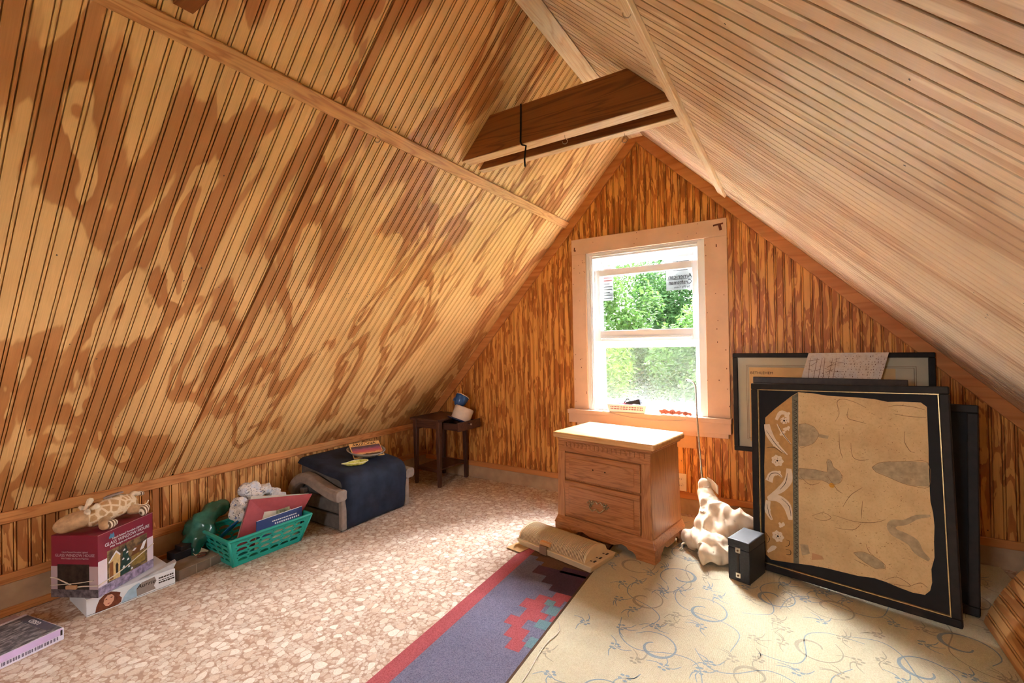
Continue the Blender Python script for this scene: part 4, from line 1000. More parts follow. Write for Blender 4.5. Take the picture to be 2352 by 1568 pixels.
# ---------------------------------------------------------------- navy seat
st_ = thing('legless_armchair', 'legless seat under a navy fabric cover with taupe armrests, against the knee wall', 'seat', (-2.56, 2.05, 0))
tn = NT('navy_fabric', .75, .25); v = tn.coord('Object')
tn.color(tn.ramp(tn.noise(v, 12, 4), [(.3, srgb(27, 33, 48)), (.7, srgb(40, 50, 70))])); tn.bump(tn.noise(v, 700, 2), .15, .001); M_navy = tn.m
M_taupe = plain('taupe_upholstery', srgb(146, 132, 124), .8, .2, .1, 30, 0, .15); M_taupd = plain('grey_upholstery', srgb(104, 98, 94), .85, .2, .12, 30, 0, .15)
prf = smoothpath([(-2.375, 0, .012), (-2.345, 0, .018), (-2.326, 0, .10), (-2.320, 0, .22), (-2.332, 0, .295), (-2.375, 0, .332), (-2.47, 0, .348), (-2.62, 0, .366), (-2.80, 0, .392)], 5)
def cover(a, b):
    q = a*(len(prf)-1); k = min(int(q), len(prf)-2); p = prf[k].lerp(prf[k+1], q-k)
    y_ = 1.795+.515*b; e = 2*abs(b-.5)
    sag = .030*max(0, (e-.86)/.14)**2
    fold = .010*mnoise.noise(Vector((a*5, b*7, 2.0)))*(1-a)+.006*mnoise.noise(Vector((a*14, b*11, 5)))*max(0, 1-a*1.6)
    d = (prf[min(k+2, len(prf)-1)]-prf[max(k-1, 0)]).normalized(); n_ = Vector((d.z, 0, -d.x))
    n_ = n_ if n_.x > 0 or n_.z > 0 else -n_
    c_ = p+n_*(fold-sag); return Vector((c_.x, y_+.012*mnoise.noise(Vector((a*6, b*2, 9))), max(.004, c_.z)))
wbuild(MB().grid(cover, 46, 34), 'fabric_cover', M_navy, st_, smooth=True, solid=.010)
wbuild(MB().hexa([(-2.80, 1.812, .004), (-2.35, 1.812, .004), (-2.35, 2.292, .004), (-2.80, 2.292, .004), (-2.80, 1.812, .365), (-2.37, 1.812, .312), (-2.37, 2.292, .312), (-2.80, 2.292, .365)]), 'body', M_taupd, st_, bevel=.012)
for s, yc_ in ((-1, 1.768), (1, 2.338)):
    wbuild(sweep([(-2.325, yc_, .228), (-2.40, yc_, .232), (-2.52, yc_, .262), (-2.62, yc_, .288), (-2.70, yc_, .288), (-2.77, yc_, .245), (-2.80, yc_, .19)], .080, .066), 'armrest', M_taupe, st_, smooth=False, bevel=.004)
    ys_ = (1.772, 1.810) if s < 0 else (2.296, 2.334)
    wbuild(MB().bbox((-2.368, ys_[0], .012), (-2.334, ys_[1], .205)), 'arm_post', M_taupe, st_, bevel=.008)
    wbuild(MB().bbox((-2.760, ys_[0], .012), (-2.715, ys_[1], .215)), 'arm_post', M_taupe, st_, bevel=.008)
    wbuild(MB().bbox((-2.72, ys_[0]+.008, .012), (-2.36, ys_[1], .095)), 'side_pad', M_taupd, st_, bevel=.010, seg=3)
    wbuild(MB().bbox((-2.72, ys_[0]+.006, .104), (-2.36, ys_[1], .190)), 'side_pad', M_taupd, st_, bevel=.016, seg=3)
# glass plate, postcard and leaf dish on the seat
tcg = NT('cut_glass', .08, .6); tcg.b.inputs['Base Color'].default_value = srgb(228, 214, 202); tcg.b.inputs['Transmission Weight'].default_value = .55; tcg.b.inputs['IOR'].default_value = 1.35
gv = tcg.n('ShaderNodeTexVoronoi'); gv.inputs['Scale'].default_value = 70; tcg.l(tcg.coord('Object'), gv.inputs['Vector']); tcg.bump(gv.outputs['Distance'], .8, .004)
RT = Matrix.Rotation(math.radians(5), 4, 'Y') @ Matrix.Rotation(math.radians(-10), 4, 'X')
pl_ = tag(MB().lathe([(.050, .002), (.075, .006), (.112, .034), (.128, .044), (.131, .040), (.114, .026), (.074, -.002), (.050, -.005)], 36, Matrix.Rotation(math.radians(7), 4, 'Y')).build('glass_dish', tcg.m, None, smooth=True, loc=(-2.545, 2.135, .372)), 'pressed glass dish holding a postcard, on the navy seat', 'dish')
card = thing('postcard', 'tan bordered Arizona sunset postcard standing in the glass dish', 'card', (-2.548, 2.130, .392))
CU, CV = Vector((.40, .915, .0)).normalized(), Vector((-.80, .10, .46)).normalized(); CV = (CV-CU*CV.dot(CU)).normalized(); CN = CU.cross(CV)
card.matrix_world = Matrix(((CU.x, CV.x, CN.x, -2.520), (CU.y, CV.y, CN.y, 2.128), (CU.z, CV.z, CN.z, .400), (0, 0, 0, 1)))
CW, CH = .104, .066
MB().bbox((-CW, -CH+.01, 0), (CW, CH+.030, .0016)).build('card', plain('tan_border', srgb(228, 176, 110), .6, .3, .03), card)
t = NT('sunset_print', .5, .3); sp = t.n('ShaderNodeSeparateXYZ'); tcn = t.n('ShaderNodeTexCoord'); t.l(tcn.outputs['Object'], sp.inputs[0])
zf = t.math('ADD', t.math('MULTIPLY', t.math('ADD', sp.outputs[1], .045), 11.0), t.math('MULTIPLY', t.math('SUBTRACT', t.noise(t.coord('Object', (30, 70, 1)), 1.0, 4), .5), .45))
t.color(t.ramp(zf, [(0, srgb(52, 40, 32)), (.22, srgb(84, 60, 44)), (.34, srgb(226, 178, 120)), (.45, srgb(198, 112, 90)), (.62, srgb(186, 86, 96)), (.8, srgb(150, 84, 110)), (1, srgb(96, 74, 78))])); 
MB().bbox((-CW+.006, -CH+.022, .0016), (CW-.004, CH-.004, .0021)).build('picture', t.m, card)
text('lettering', 'ARIZONA', .032, M_ink3, card, (-.004, CH+.012, .0022), (0, 0, 0), sx=1.15)
lf = thing('leaf_dish', 'small yellow-green leaf-shaped ceramic dish at the front of the navy seat', 'dish', (-2.452, 1.985, .352), math.radians(70))
tq2 = NT('leaf_glaze', .25, .5); v = tq2.coord('Object')
tq2.color(tq2.ramp(tq2.noise(v, 45, 4), [(.3, srgb(150, 140, 50)), (.48, srgb(206, 204, 92)), (.7, srgb(236, 232, 150))]))
pts = [(.072, 0), (.066, .022), (.045, .038), (.015, .044), (-.02, .040), (-.045, .026), (-.060, .016), (-.085, .014), (-.098, .006), (-.092, -.006), (-.078, -.012), (-.07, -.026), (-.05, -.030), (-.02, -.040), (.015, -.043), (.048, -.036), (.066, -.02)]
n = len(pts); mb = MB()
mb.v = [(x_, y_, .020) for x_, y_ in pts]+[(x_*.93, y_*.90, .0185) for x_, y_ in pts]+[(x_*.65+.004, y_*.6, .007) for x_, y_ in pts]+[(.01, 0, .005)]+[(x_*.62, y_*.6, .0) for x_, y_ in pts]
for i in range(n):
    j = (i+1) % n; mb.f += [(i, j, n+j, n+i), (n+i, n+j, 2*n+j, 2*n+i), (2*n+i, 2*n+j, 3*n), (3*n+1+i, 3*n+1+j, j, i)]
mb.f.append(tuple(3*n+1+i for i in range(n-1, -1, -1)))
mb.build('dish_body', tq2.m, lf, smooth=True)
MB().tube(smoothpath([(x_, y_, .0205) for x_, y_ in pts]+[(pts[0][0], pts[0][1], .0205)], 3), .0022, 6).build('pale_rim', plain('cream_glaze', srgb(238, 234, 196), .3, .5), lf, smooth=True)

# ---------------------------------------------------------------- teal laundry basket
bk = thing('laundry_basket', 'teal plastic basket with half-moon holes, full of books and papers', 'basket', (-2.605, 1.400, 0))
M_teal = plain('teal_plastic', srgb(30, 164, 148), .35, .5, .04, 12)
B0 = [(-2.735, 1.222), (-2.468, 1.215), (-2.462, 1.580), (-2.735, 1.585)]; T0 = [(-2.765, 1.185), (-2.432, 1.178), (-2.424, 1.632), (-2.765, 1.635)]
ZT = .150
def bwall(i0, i1, nc, nr):
    a, b, c_, d_ = Vector((*B0[i0], .006)), Vector((*B0[i1], .006)), Vector((*T0[i1], ZT)), Vector((*T0[i0], ZT))
    f = lambda s, t: (a.lerp(b, s)).lerp(d_.lerp(c_, s), t)
    mb = MB(); N_ = 20
    s0, s1, t0, t1 = .06, .94, .08, .88
    def quad(sa, sb, ta, tb):
        o = len(mb.v); mb.v += [tuple(f(*q)) for q in ((sa, ta), (sb, ta), (sb, tb), (sa, tb))]; mb.f.append((o, o+1, o+2, o+3))
    quad(0, 1, 0, t0); quad(0, 1, t1, 1); quad(0, s0, t0, t1); quad(s1, 1, t0, t1)
    for r_ in range(nr):
        for c2 in range(nc):
            cw, ch = (s1-s0)/nc, (t1-t0)/nr
            sc0, tc0 = s0+(c2+.5)*cw, t0+(r_+.5)*ch
            inner, outer = [], []
            for k in range(N_):
                w = 2*PI*k/N_; cx, cy = math.cos(w), math.sin(w)
                m_ = max(abs(cx), abs(cy)); outer.append((sc0+cx/m_*cw/2, tc0+cy/m_*ch/2))
                sk_ = (r_ % 2-.5)*.10
                hx = cx*.44*cw; hy = (cy*.42 if cy > 0 else cy*.16)*ch
                inner.append((sc0+hx+sk_*cw*.5, tc0-.08*ch+hy))
            o = len(mb.v); mb.v += [tuple(f(*q)) for q in outer]+[tuple(f(*q)) for q in inner]
            for k in range(N_):
                k2 = (k+1) % N_; mb.f.append((o+k, o+k2, o+N_+k2, o+N_+k))
    return mb
for i0, nc in ((0, 4), (1, 6), (2, 4), (3, 6)):
    wbuild(bwall(i0, (i0+1) % 4, nc, 4), 'basket_wall', M_teal, bk, solid=.0035)
wbuild(MB().hexa([(*p, .002) for p in B0]+[(*p, .007) for p in B0]), 'basket_floor', M_teal, bk)
rimp = []
for i in range(4):
    p, q, r_ = Vector((*T0[i], ZT)), Vector((*T0[(i+1) % 4], ZT)), None
    d = (q-p); rimp += [p+d*.06, p+d*.5, p+d*.94]
rimp.append(rimp[0])
wbuild(MB().tube(smoothpath([tuple(p) for p in rimp], 4), .0085, 8), 'rim', M_teal, bk, smooth=True)
for i in range(4): wbuild(MB().tube([(*B0[i], .006), (*T0[i], ZT)], .007, 6), 'corner_rib', M_teal, bk, smooth=True)
def board(name, c4, th, mat, label, cat, root=None):
    """thin slab from four corner points"""
    P = [Vector(p) for p in c4]; n_ = (P[1]-P[0]).cross(P[3]-P[0]).normalized()*th
    r = root or thing(name, label, cat, tuple((P[0]+P[1])/2))
    wbuild(MB().hexa([p for p in P]+[p+n_ for p in P]), 'cover' if cat == 'book' else 'sheet', mat, r, bevel=.001, seg=1)
    return r, P, n_
M_binder = plain('dusty_rose_cover', srgb(180, 84, 92), .55, .35, .08, 25)
b1, P, nn = board('binder', [(-2.690, 1.300, .030), (-2.560, 1.615, .030), (-2.488, 1.686, .243), (-2.602, 1.372, .281)][:0] or [(-2.556, 1.262, .040), (-2.520, 1.560, .040), (-2.490, 1.684, .243), (-2.602, 1.374, .281)], -.022, M_binder, 'large dusty-red binder standing tilted in the teal basket', 'book')
wbuild(MB().hexa([p-nn*.0+Vector((.0, .0, .0))+nn*.15+(P[3]-P[0])*.0 for p in P]+[p+nn*.85 for p in P]), 'pages', plain('page_block', srgb(232, 222, 204), .8, .2), b1)
board('magazine', [(-2.586, 1.285, .04), (-2.556, 1.575, .04), (-2.530, 1.690, .236), (-2.636, 1.40, .285)], -.006, plain('off_white_cover', srgb(226, 218, 204), .6, .3), 'pale magazine standing behind the red binder', 'magazine')
b2, P, nn = board('blue_book', [(-2.474, 1.338, .085), (-2.470, 1.602, .085), (-2.494, 1.618, .188), (-2.496, 1.352, .186)], -.008, plain('navy_cover', srgb(44, 66, 124), .4, .4, .05), 'thin navy blue book with white title in front of the binder', 'book')
M_wt = plain('white_print', srgb(232, 232, 238), .6, .3, .02)
U_, V_ = (P[1]-P[0]).normalized(), (P[3]-P[0]).normalized(); Nf = U_.cross(V_)
mb = MB(); r_ = random.Random(4)
def bar(mb, u, v_, w, h):
    p0 = P[0]+U_*u+V_*v_+Nf*.0008; mb.add([p0, p0+U_*w, p0+U_*w+V_*h, p0+V_*h], [(0, 1, 2, 3)])
u = .085
while u < .225: w = r_.uniform(.006, .014); bar(mb, u, .075, w, .006); u += w+.003
u = .10
while u < .245: w = .008; bar(mb, u, .058, w, .009); u += w+.0045
wbuild(mb, 'title_print', M_wt, b2); wbuild(MB().tube([P[3], P[2]], .0018, 5), 'page_edge', M_wt, b2)
board('snapshot', [(-2.497, 1.470, .10), (-2.497, 1.545, .10), (-2.512, 1.552, .205), (-2.514, 1.472, .205)], -.001, plain('old_photo', srgb(150, 146, 110), .5, .4, .35, 60), 'small white-edged snapshot tucked behind the blue book', 'photo')
board('paper_sheet', [(-2.60, 1.46, .14), (-2.58, 1.58, .14), (-2.60, 1.585, .262), (-2.63, 1.52, .285)], -.001, plain('grey_print_paper', srgb(214, 212, 214), .7, .2, .12, 70), 'printed paper corner sticking up behind the binder', 'paper')
board('brochure', [(-2.484, 1.33, .03), (-2.470, 1.56, .03), (-2.466, 1.60, .135), (-2.480, 1.34, .135)], -.002, plain('pale_green_page', srgb(226, 232, 206), .7, .2, .08, 50), 'pale brochure pressed against the basket holes', 'brochure')
tnp = NT('newsprint', .85, .15); v = tnp.coord('Object')
c = tnp.ramp(tnp.noise(v, 26, 3), [(.3, srgb(198, 190, 184)), (.5, srgb(226, 220, 216)), (.62, srgb(206, 210, 222))])
lines = tnp.math('MULTIPLY', tnp.math('GREATER_THAN', tnp.noise(tnp.coord('Object', (260, 60, 260)), 1.0, 2), .58), tnp.math('GREATER_THAN', tnp.noise(v, 24, 2), .5))
c = tnp.mix(lines, c, srgb(104, 98, 104)); c = tnp.mix(tnp.math('GREATER_THAN', tnp.noise(v, 40, 2), .67), c, srgb(120, 130, 170)); tnp.color(c)
np_ = meta('newspaper', [(-2.685, 1.395, .315, .030), (-2.690, 1.440, .318, .028), (-2.685, 1.500, .285, .036), (-2.675, 1.555, .25, .030), (-2.68, 1.44, .27, .044), (-2.66, 1.35, .25, .036), (-2.645, 1.325, .215, .030), (-2.635, 1.345, .195, .026), (-2.66, 1.42, .21, .05), (-2.66, 1.52, .19, .05), (-2.66, 1.47, .12, .055)], tnp.m, None, .009, .022, 13, 8, smooth=False, ridge=True)
tag(np_, 'crumpled newspaper heaped at the back of the teal basket', 'newspaper')
# green plastic bag sagging between basket and wall
tgb = NT('green_plastic_film', .22, .6); v = tgb.coord('Object')
tgb.color(tgb.ramp(tgb.noise(v, 10, 4), [(.3, srgb(18, 62, 52)), (.55, srgb(32, 98, 82)), (.75, srgb(54, 136, 122))]))
gb = meta('plastic_bag', [(-2.80, 1.18, .15, .055), (-2.78, 1.22, .19, .055), (-2.795, 1.27, .215, .050), (-2.745, 1.16, .115, .045), (-2.74, 1.20, .135, .055), (-2.735, 1.155, .075, .038), (-2.72, 1.145, .05, .03), (-2.80, 1.32, .22, .04), (-2.78, 1.15, .08, .05)], tgb.m, None, .011, .013, 14, 5, ridge=True)
tag(gb, 'dark green plastic bag sagging between the teal basket and the wall', 'plastic bag')
tag(MB().grid(lambda a, b: Vector((-2.700+.085*a-.01*b, 1.245+.085*a+.028*math.sin(PI*a)*(b-.5)*2, .085+.105*a-.012*math.sin(PI*b)-.03*(1-a)*abs(b-.5))), 12, 6).build('blue_film', plain('blue_film', srgb(36, 104, 160), .15, .6, .2, 20), None, smooth=True, solid=.0016), 'clear blue plastic tongue hanging over the basket corner', 'plastic strip')
tag(MB().prism([(-.030, -.022), (.035, -.028), (.055, .0), (.020, .032), (-.018, .020)], 0, .0015).build('paper_scrap', plain('tan_paper', srgb(214, 192, 160), .8, .2), None, loc=(-2.688, 1.158, .052), rot=(.5, .7, .6)), 'torn tan paper scrap caught under the green bag', 'paper')

# ---------------------------------------------------------------- grey carton, black device and lead behind
gc = thing('grey_carton', 'flat dusty grey carton on the floor left of the basket', 'box', (-2.567, 1.014, 0), math.radians(97))
M_gc = plain('dusty_grey_card', srgb(150, 134, 120), .85, .15, .12, 14)
MB().bbox((0, 0, 0), (.215, .215, .046)).build('carton', M_gc, gc, bevel=.003)
for x_ in (.078, .148): MB().bbox((x_, -.0006, .001), (x_+.003, .0, .045)).build('seam', plain('pale_dust', srgb(190, 176, 160), .9, .1), gc)
MB().bbox((0, .0, .0460), (.215, .004, .0466)).build('top_edge', MATS['pale_dust'], gc)
tag(MB().tube(smoothpath([(.12, .06, 0), (.15, .045, .004), (.17, .075, .003), (.145, .09, .004), (.13, .07, .003), (.16, .055, .002)], 5), .003, 6).build('twig_coil', plain('brown_twig', srgb(120, 72, 56), .8, .2), None, smooth=True, loc=(-2.567, 1.014, .050), rot=(0, 0, math.radians(97))), 'curled brown cord lying on the grey carton', 'cord')
bd = thing('black_adapter', 'matte black electronic box behind the grey carton', 'device', (-2.735, 1.09, .047), math.radians(97))
M_bp = plain('black_plastic', srgb(26, 26, 32), .5, .4, .1, 30)
MB().bbox((-.05, -.035, 0), (.085, .035, .040)).build('housing', M_bp, bd, bevel=.003); MB().bbox((-.015, -.03, .040), (.06, .03, .062)).build('upper_housing', M_bp, bd, bevel=.003)
MB().tube(smoothpath([(-.05, -.02, .008), (-.075, -.03, .004), (-.10, -.04, .003), (-.135, -.06, -.02), (-.16, -.07, -.044)], 4), .0018, 6).build('lead', M_bp, bd, smooth=True)

# ---------------------------------------------------------------- white doll box with portrait
wb_ = thing('white_box', 'long white box printed with a red-haired woman portrait, under the burgundy box', 'box', (-2.680, .835, 0), math.radians(88))
M_wbx = plain('glossy_white_card', srgb(226, 230, 236), .4, .4, .03, 8)
W2, D2, H2 = .32, .25, .074
MB().bbox((-W2/2, -D2/2, 0), (W2/2, D2/2, H2)).build('carton', M_wbx, wb_, bevel=.0015, seg=1)
yf = -D2/2-.0006
def prn(name, pts, mat, parent, y_=yf, M=XZ): 
    mb = MB(); poly(mb, pts, y_, M); return mb.build(name, mat, parent)
M_hair = plain('auburn_print', srgb(120, 62, 40), .5, .3, .2, 60); M_skin = plain('skin_print', srgb(218, 164, 138), .5, .3, .04, 30)
prn('hair_print', [(-.132, .004), (-.128, .030), (-.118, .055), (-.100, .070), (-.078, .073), (-.060, .064), (-.046, .055), (-.050, .042), (-.042, .030), (-.045, .012), (-.060, .005)], M_hair, wb_)
prn('face_print', [(-.105, .034), (-.101, .052), (-.090, .063), (-.076, .061), (-.068, .048), (-.070, .032), (-.078, .020), (-.088, .015), (-.098, .020)], M_skin, wb_, yf-.0003)
for pts in ([(-.100, .046), (-.094, .048), (-.090, .046), (-.094, .044)], [(-.083, .048), (-.077, .051), (-.072, .048), (-.078, .046)]): prn('eye_print', pts, M_ink3, wb_, yf-.0005)
prn('lip_print', [(-.093, .026), (-.087, .028), (-.081, .027), (-.087, .023)], plain('lip_print', srgb(170, 84, 78), .5, .3), wb_, yf-.0005)
prn('sky_print', [(-.045, .006), (-.035, .030), (-.020, .050), (.0, .062), (.02, .068), (.03, .050), (.026, .010)], plain('sky_blue_print', srgb(168, 196, 216), .5, .3, .08, 40), wb_)
prn('grey_print', [(.012, .010), (.010, .045), (.03, .064), (.078, .070), (.085, .050), (.075, .030), (.082, .014)], plain('warm_grey_print', srgb(150, 138, 132), .5, .3, .05, 40), wb_, yf-.0002)
text('lettering', 'Aurrie', .026, M_ink3, wb_, (.046, yf-.0005, .050), (PI/2, 0, 0), shear=.2)
mb = MB(); r_ = random.Random(12)
for row, z_ in enumerate((.052, .042, .031)):
    x_ = .094
    while x_ < .150: w = r_.uniform(.004, .011); mb.bbox((x_, yf-.0004, z_), (x_+w, yf+.0004, z_+(.006, .003, .006)[row])); x_ += w+.002
mb.build('small_print', M_ink3, wb_)['kind'] = 'stuff'
MB().bbox((-W2/2, yf-.0003, .0055), (W2/2, yf+.0005, .0068)).build('rule', M_ink3, wb_)
fl_ = MB().hexa([(.02, -.115, .0745), (.155, -.118, .0745), (.165, -.075, .0745), (.03, -.105, .0745), (.018, -.119, .076), (.168, -.120, .102), (.176, -.075, .100), (.03, -.105, .076)]).build('open_flap', plain('pale_print_flap', srgb(196, 196, 200), .4, .4, .14, 26), wb_)

# ---------------------------------------------------------------- burgundy house box
HB = (-2.531, .702, .0765)
hb_ = thing('house_box', 'burgundy GLASS WINDOW HOUSE carton with a village picture, tied with a white strap', 'box', HB, math.radians(118))
M_bur = plain('burgundy_card', srgb(132, 36, 58), .35, .4, .05, 8); M_lil = plain('pale_lilac_card', srgb(226, 214, 226), .4, .4, .04, 8)
BW, BD, BH = .272, .215, .262
MB().bbox((0, 0, 0), (BW, BD, BH)).build('carton', M_bur, hb_, bevel=.0015, seg=1)
def panel(name, a, b, mat, k=0): return MB().bbox((a[0], -.0006-.0003*k, a[1]), (b[0], .0, b[1])).build(name, mat, hb_)
def lpanel(name, a, b, mat, k=0): return MB().bbox((-.0006-.0003*k, a[0], a[1]), (0, b[0], b[1])).build(name, mat, hb_)
panel('pale_band', (0, 0), (BW, .150), M_lil); lpanel('pale_band', (0, 0), (BD, .132), plain('shaded_lilac_card', srgb(186, 164, 170), .4, .4, .04, 8))  # left face repeats the front in darker colours, its shade painted in
t = NT('village_print', .45, .3); v = t.coord('Object', (30, 1, 30)); t.color(t.ramp(t.noise(v, 1.0, 4, .6), [(.3, srgb(46, 40, 44)), (.48, srgb(104, 84, 60)), (.6, srgb(150, 124, 84)), (.75, srgb(90, 96, 120))])); M_vil = t.m
panel('village_picture', (.040, .030), (.238, .178), M_vil, 1)
lpanel('shaded_picture', (.040, .020), (.185, .140), plain('shaded_village_print', srgb(52, 42, 36), .45, .3, .4, 40), 1)
panel('snow_strip', (.0, .0), (BW, .040), plain('violet_snow_print', srgb(160, 146, 178), .45, .3, .35, 50), 2); lpanel('snow_strip', (.0, .0), (BD, .034), plain('shaded_snow_print', srgb(110, 100, 104), .45, .3, .4, 60), 2)
M_hs = plain('cream_house_print', srgb(216, 184, 126), .45, .3, .12, 60); yq = -.0020
prn('house_print', [(.046, .046), (.098, .040), (.100, .140), (.080, .162), (.050, .130)], M_hs, hb_, yq); prn('door_print', [(.048, .048), (.066, .046), (.066, .125), (.050, .122)], plain('brown_door_print', srgb(140, 88, 44), .45, .3), hb_, yq-.0003)
prn('window_print', [(.078, .066), (.088, .064), (.090, .100), (.083, .112), (.077, .100)], M_ink3, hb_, yq-.0003); prn('roof_print', [(.044, .128), (.080, .166), (.102, .140), (.098, .136), (.080, .156), (.046, .122)], M_wt, hb_, yq-.0004)
prn('fir_print', [(.100, .042), (.150, .044), (.146, .080), (.152, .092), (.138, .120), (.140, .134), (.125, .172), (.112, .140), (.106, .104), (.098, .082)], plain('fir_green_print', srgb(34, 66, 58), .45, .3, .35, 70), hb_, yq-.0005)
for x_, z_ in ((.118, .150), (.132, .134), (.112, .112), (.136, .100), (.114, .076), (.140, .066), (.154, .050)): prn('snow_print', [(x_-.006, z_-.003), (x_+.005, z_-.004), (x_+.007, z_+.002), (x_, z_+.006)], M_wt, hb_, yq-.0008)
prn('cottage_print', [(.158, .056), (.226, .056), (.226, .104), (.158, .108)], plain('ochre_house_print', srgb(150, 124, 62), .45, .3, .2, 60), hb_, yq); prn('cottage_roof_print', [(.150, .104), (.170, .138), (.236, .146), (.236, .112)], plain('brown_roof_print', srgb(116, 72, 38), .45, .3, .1, 40), hb_, yq-.0003)
prn('snow_patch_print', [(.196, .112), (.216, .146), (.234, .150), (.218, .114)], M_wt, hb_, yq-.0006); prn('snow_patch_print', [(.158, .128), (.172, .136), (.182, .132), (.168, .124)], M_wt, hb_, yq-.0006)
for s, sz, z_, x_ in (('GLASS WINDOW HOUSE', .0205, .207, .140), ('Hand-Painted Porcelain Lighted', .0125, .2235, .140), ('With Tealight and Assorted Figurines', .0115, .1915, .136)):
    text('lettering', s, sz, M_wt, hb_, (x_, -.0012, z_), (PI/2, 0, 0), shear=.1, sx=.96)
mb = MB(); mb.bbox((.050, -.0012, .228), (.074, 0, .238)); mb.prism([(.052, .238), (.058, .250), (.064, .242), (.070, .250), (.074, .238)], -.0012, 0, XZ); mb.build('blue_emblem', plain('emblem_blue', srgb(90, 150, 186), .5, .3), hb_)
M_shaded_print = plain('shaded_white_print', srgb(196, 168, 176), .5, .3)  # white lettering darkened to match the painted shade of the left face
for s, sz, z_ in (('GLASS WINDOW HOUSE', .0165, .178), ('Hand-Painted Porcelain Lighted', .0095, .192), ('With Tealight and Assorted Figurines', .0085, .165)):
    text('lettering', s, sz, M_shaded_print, hb_, (-.0010, .105, z_), (PI/2, 0, -PI/2), sx=.98)
MB().bbox((0, -.0008, BH-.0012), (BW, .0, BH)).build('worn_edge', plain('worn_pink', srgb(214, 160, 168), .6, .3), hb_)
M_strap = plain('white_strap', srgb(222, 208, 190), .5, .4, .04, 30)
MB().tube(smoothpath([(.0, -.003, .052), (.10, -.004, .066), (.20, -.004, .094), (.272, -.002, .112)], 5), .0024, 6).build('strap', M_strap, hb_, smooth=True)
MB().tube(smoothpath([(-.003, .0, .052), (-.004, .06, .050), (-.005, .10, .048), (-.005, .15, .068), (-.003, .19, .082), (-.002, .215, .084)], 5), .0026, 6).build('strap', M_strap, hb_, smooth=True)
MB().tube(smoothpath([(-.003, .02, .074), (-.004, .08, .064), (-.004, .16, .056), (-.002, .215, .050)], 5), .0018, 6).build('strap', M_strap, hb_, smooth=True)
MB().bbox((-.014, .088, .038), (-.002, .138, .056)).build('buckle', plain('tan_buckle', srgb(196, 150, 112), .5, .4), hb_, bevel=.005)

# ---------------------------------------------------------------- plush giraffe lying on the box
gz = HB[2]+BH
gf = thing('plush_giraffe', 'stuffed toy giraffe lying on its belly on top of the burgundy box', 'stuffed toy', (HB[0], HB[1], gz+.001), math.radians(118))
t = NT('giraffe_plush', .9, .1); v = t.coord('Object')
vo = t.n('ShaderNodeTexVoronoi', feature='DISTANCE_TO_EDGE'); vo.inputs['Scale'].default_value = 34; t.l(v, vo.inputs['Vector'])
c = t.ramp(vo.outputs['Distance'], [(.10, srgb(240, 218, 184)), (.17, srgb(206, 166, 120)), (.5, srgb(196, 152, 106))]); c = t.mix(.5, c, t.ramp(t.noise(v, 240, 3), [(.3, (.78, .76, .74, 1)), (.6, (1.05, 1.05, 1.05, 1))]), 'MULTIPLY')
t.color(c); t.bump(t.noise(v, 350, 3), .5, .003); M_gir = t.m
M_fur = plain('tan_plush', srgb(206, 168, 128), .95, .1, .15, 40, 0, .5); M_crm = plain('cream_plush', srgb(240, 222, 196), .95, .1, .06, 40, 0, .4)
meta('body', [(.100, .095, .054, .048), (.145, .098, .062, .054), (.195, .098, .062, .054), (.235, .095, .052, .044), (.075, .105, .048, .040)], M_gir, gf, .010)
meta('head', [(.062, .115, .052, .038), (.050, .134, .048, .038), (.034, .152, .044, .037), (.022, .168, .038, .034), (.014, .178, .034, .031)], M_fur, gf, .010, .003, 30, 2)
for (p, q, r_) in (((.058, .120, .085), (.086, .118, .130), .013), ((.064, .098, .080), (.084, .080, .104), .013)):
    d = Vector(q)-Vector(p); MB().tube([p, tuple(Vector(p)+d*.4), tuple(Vector(p)+d*.85), q], [r_*.6, r_*.75, r_, r_*.55], 10).build('horn', M_crm, gf, smooth=True)
meta('ear', [(.046, .096, .084, .013), (.034, .080, .086, .011), (.027, .070, .084, .008)], M_crm, gf, .007); meta('ear', [(.072, .146, .088, .012), (.076, .160, .092, .009)], M_crm, gf, .007)
t = NT('striped_sole', .9, .1); wv = t.n('ShaderNodeTexWave', bands_direction='X'); wv.inputs['Scale'].default_value = 26; t.l(t.coord('Object'), wv.inputs['Vector']); t.color(t.ramp(wv.outputs['Fac'], [(.35, srgb(240, 224, 202)), (.6, srgb(122, 94, 70))])); M_sole = t.m
meta('front_leg', [(.085, .055, .030, .024), (.068, .036, .024, .024), (.055, .022, .022, .022)], M_fur, gf, .008); meta('front_paw', [(.066, .012, .022, .021), (.083, .010, .024, .016)], M_sole, gf, .007)
meta('hind_leg', [(.215, .055, .034, .026), (.232, .034, .028, .023)], M_fur, gf, .008); meta('hind_paw', [(.236, .012, .024, .022), (.252, .014, .030, .017), (.226, .005, .014, .014)], M_sole, gf, .007)
MB().tube(smoothpath([(.245, .10, .075), (.275, .105, .088), (.300, .110, .080), (.318, .112, .076)], 5), [.012]*12+[.009]*3+[.011], 8).build('far_leg', M_crm, gf, smooth=True)
meta('far_paw', [(.322, .112, .074, .013), (.334, .112, .070, .011)], M_sole, gf, .007)
MB().tube(smoothpath([(.250, .070, .050), (.275, .062, .034), (.300, .060, .030), (.318, .064, .042)], 5), [.005, .004, .0035, .0035, .0035]+[.003]*11, 6).build('tail', M_crm, gf, smooth=True)
sm = Matrix.Translation((.172, .100, .1165)) @ Matrix.Rotation(math.radians(-14), 4, 'X') @ Matrix.Diagonal((1.65, 1, 1, 1))
pt = MB().lathe([(.026, -.004), (.026, .002), (.022, .0045), (.004, .006)], 22, sm).build('sound_patch', plain('grey_felt', srgb(168, 148, 140), .9, .1, .12, 60), gf, smooth=True)
mb = MB()
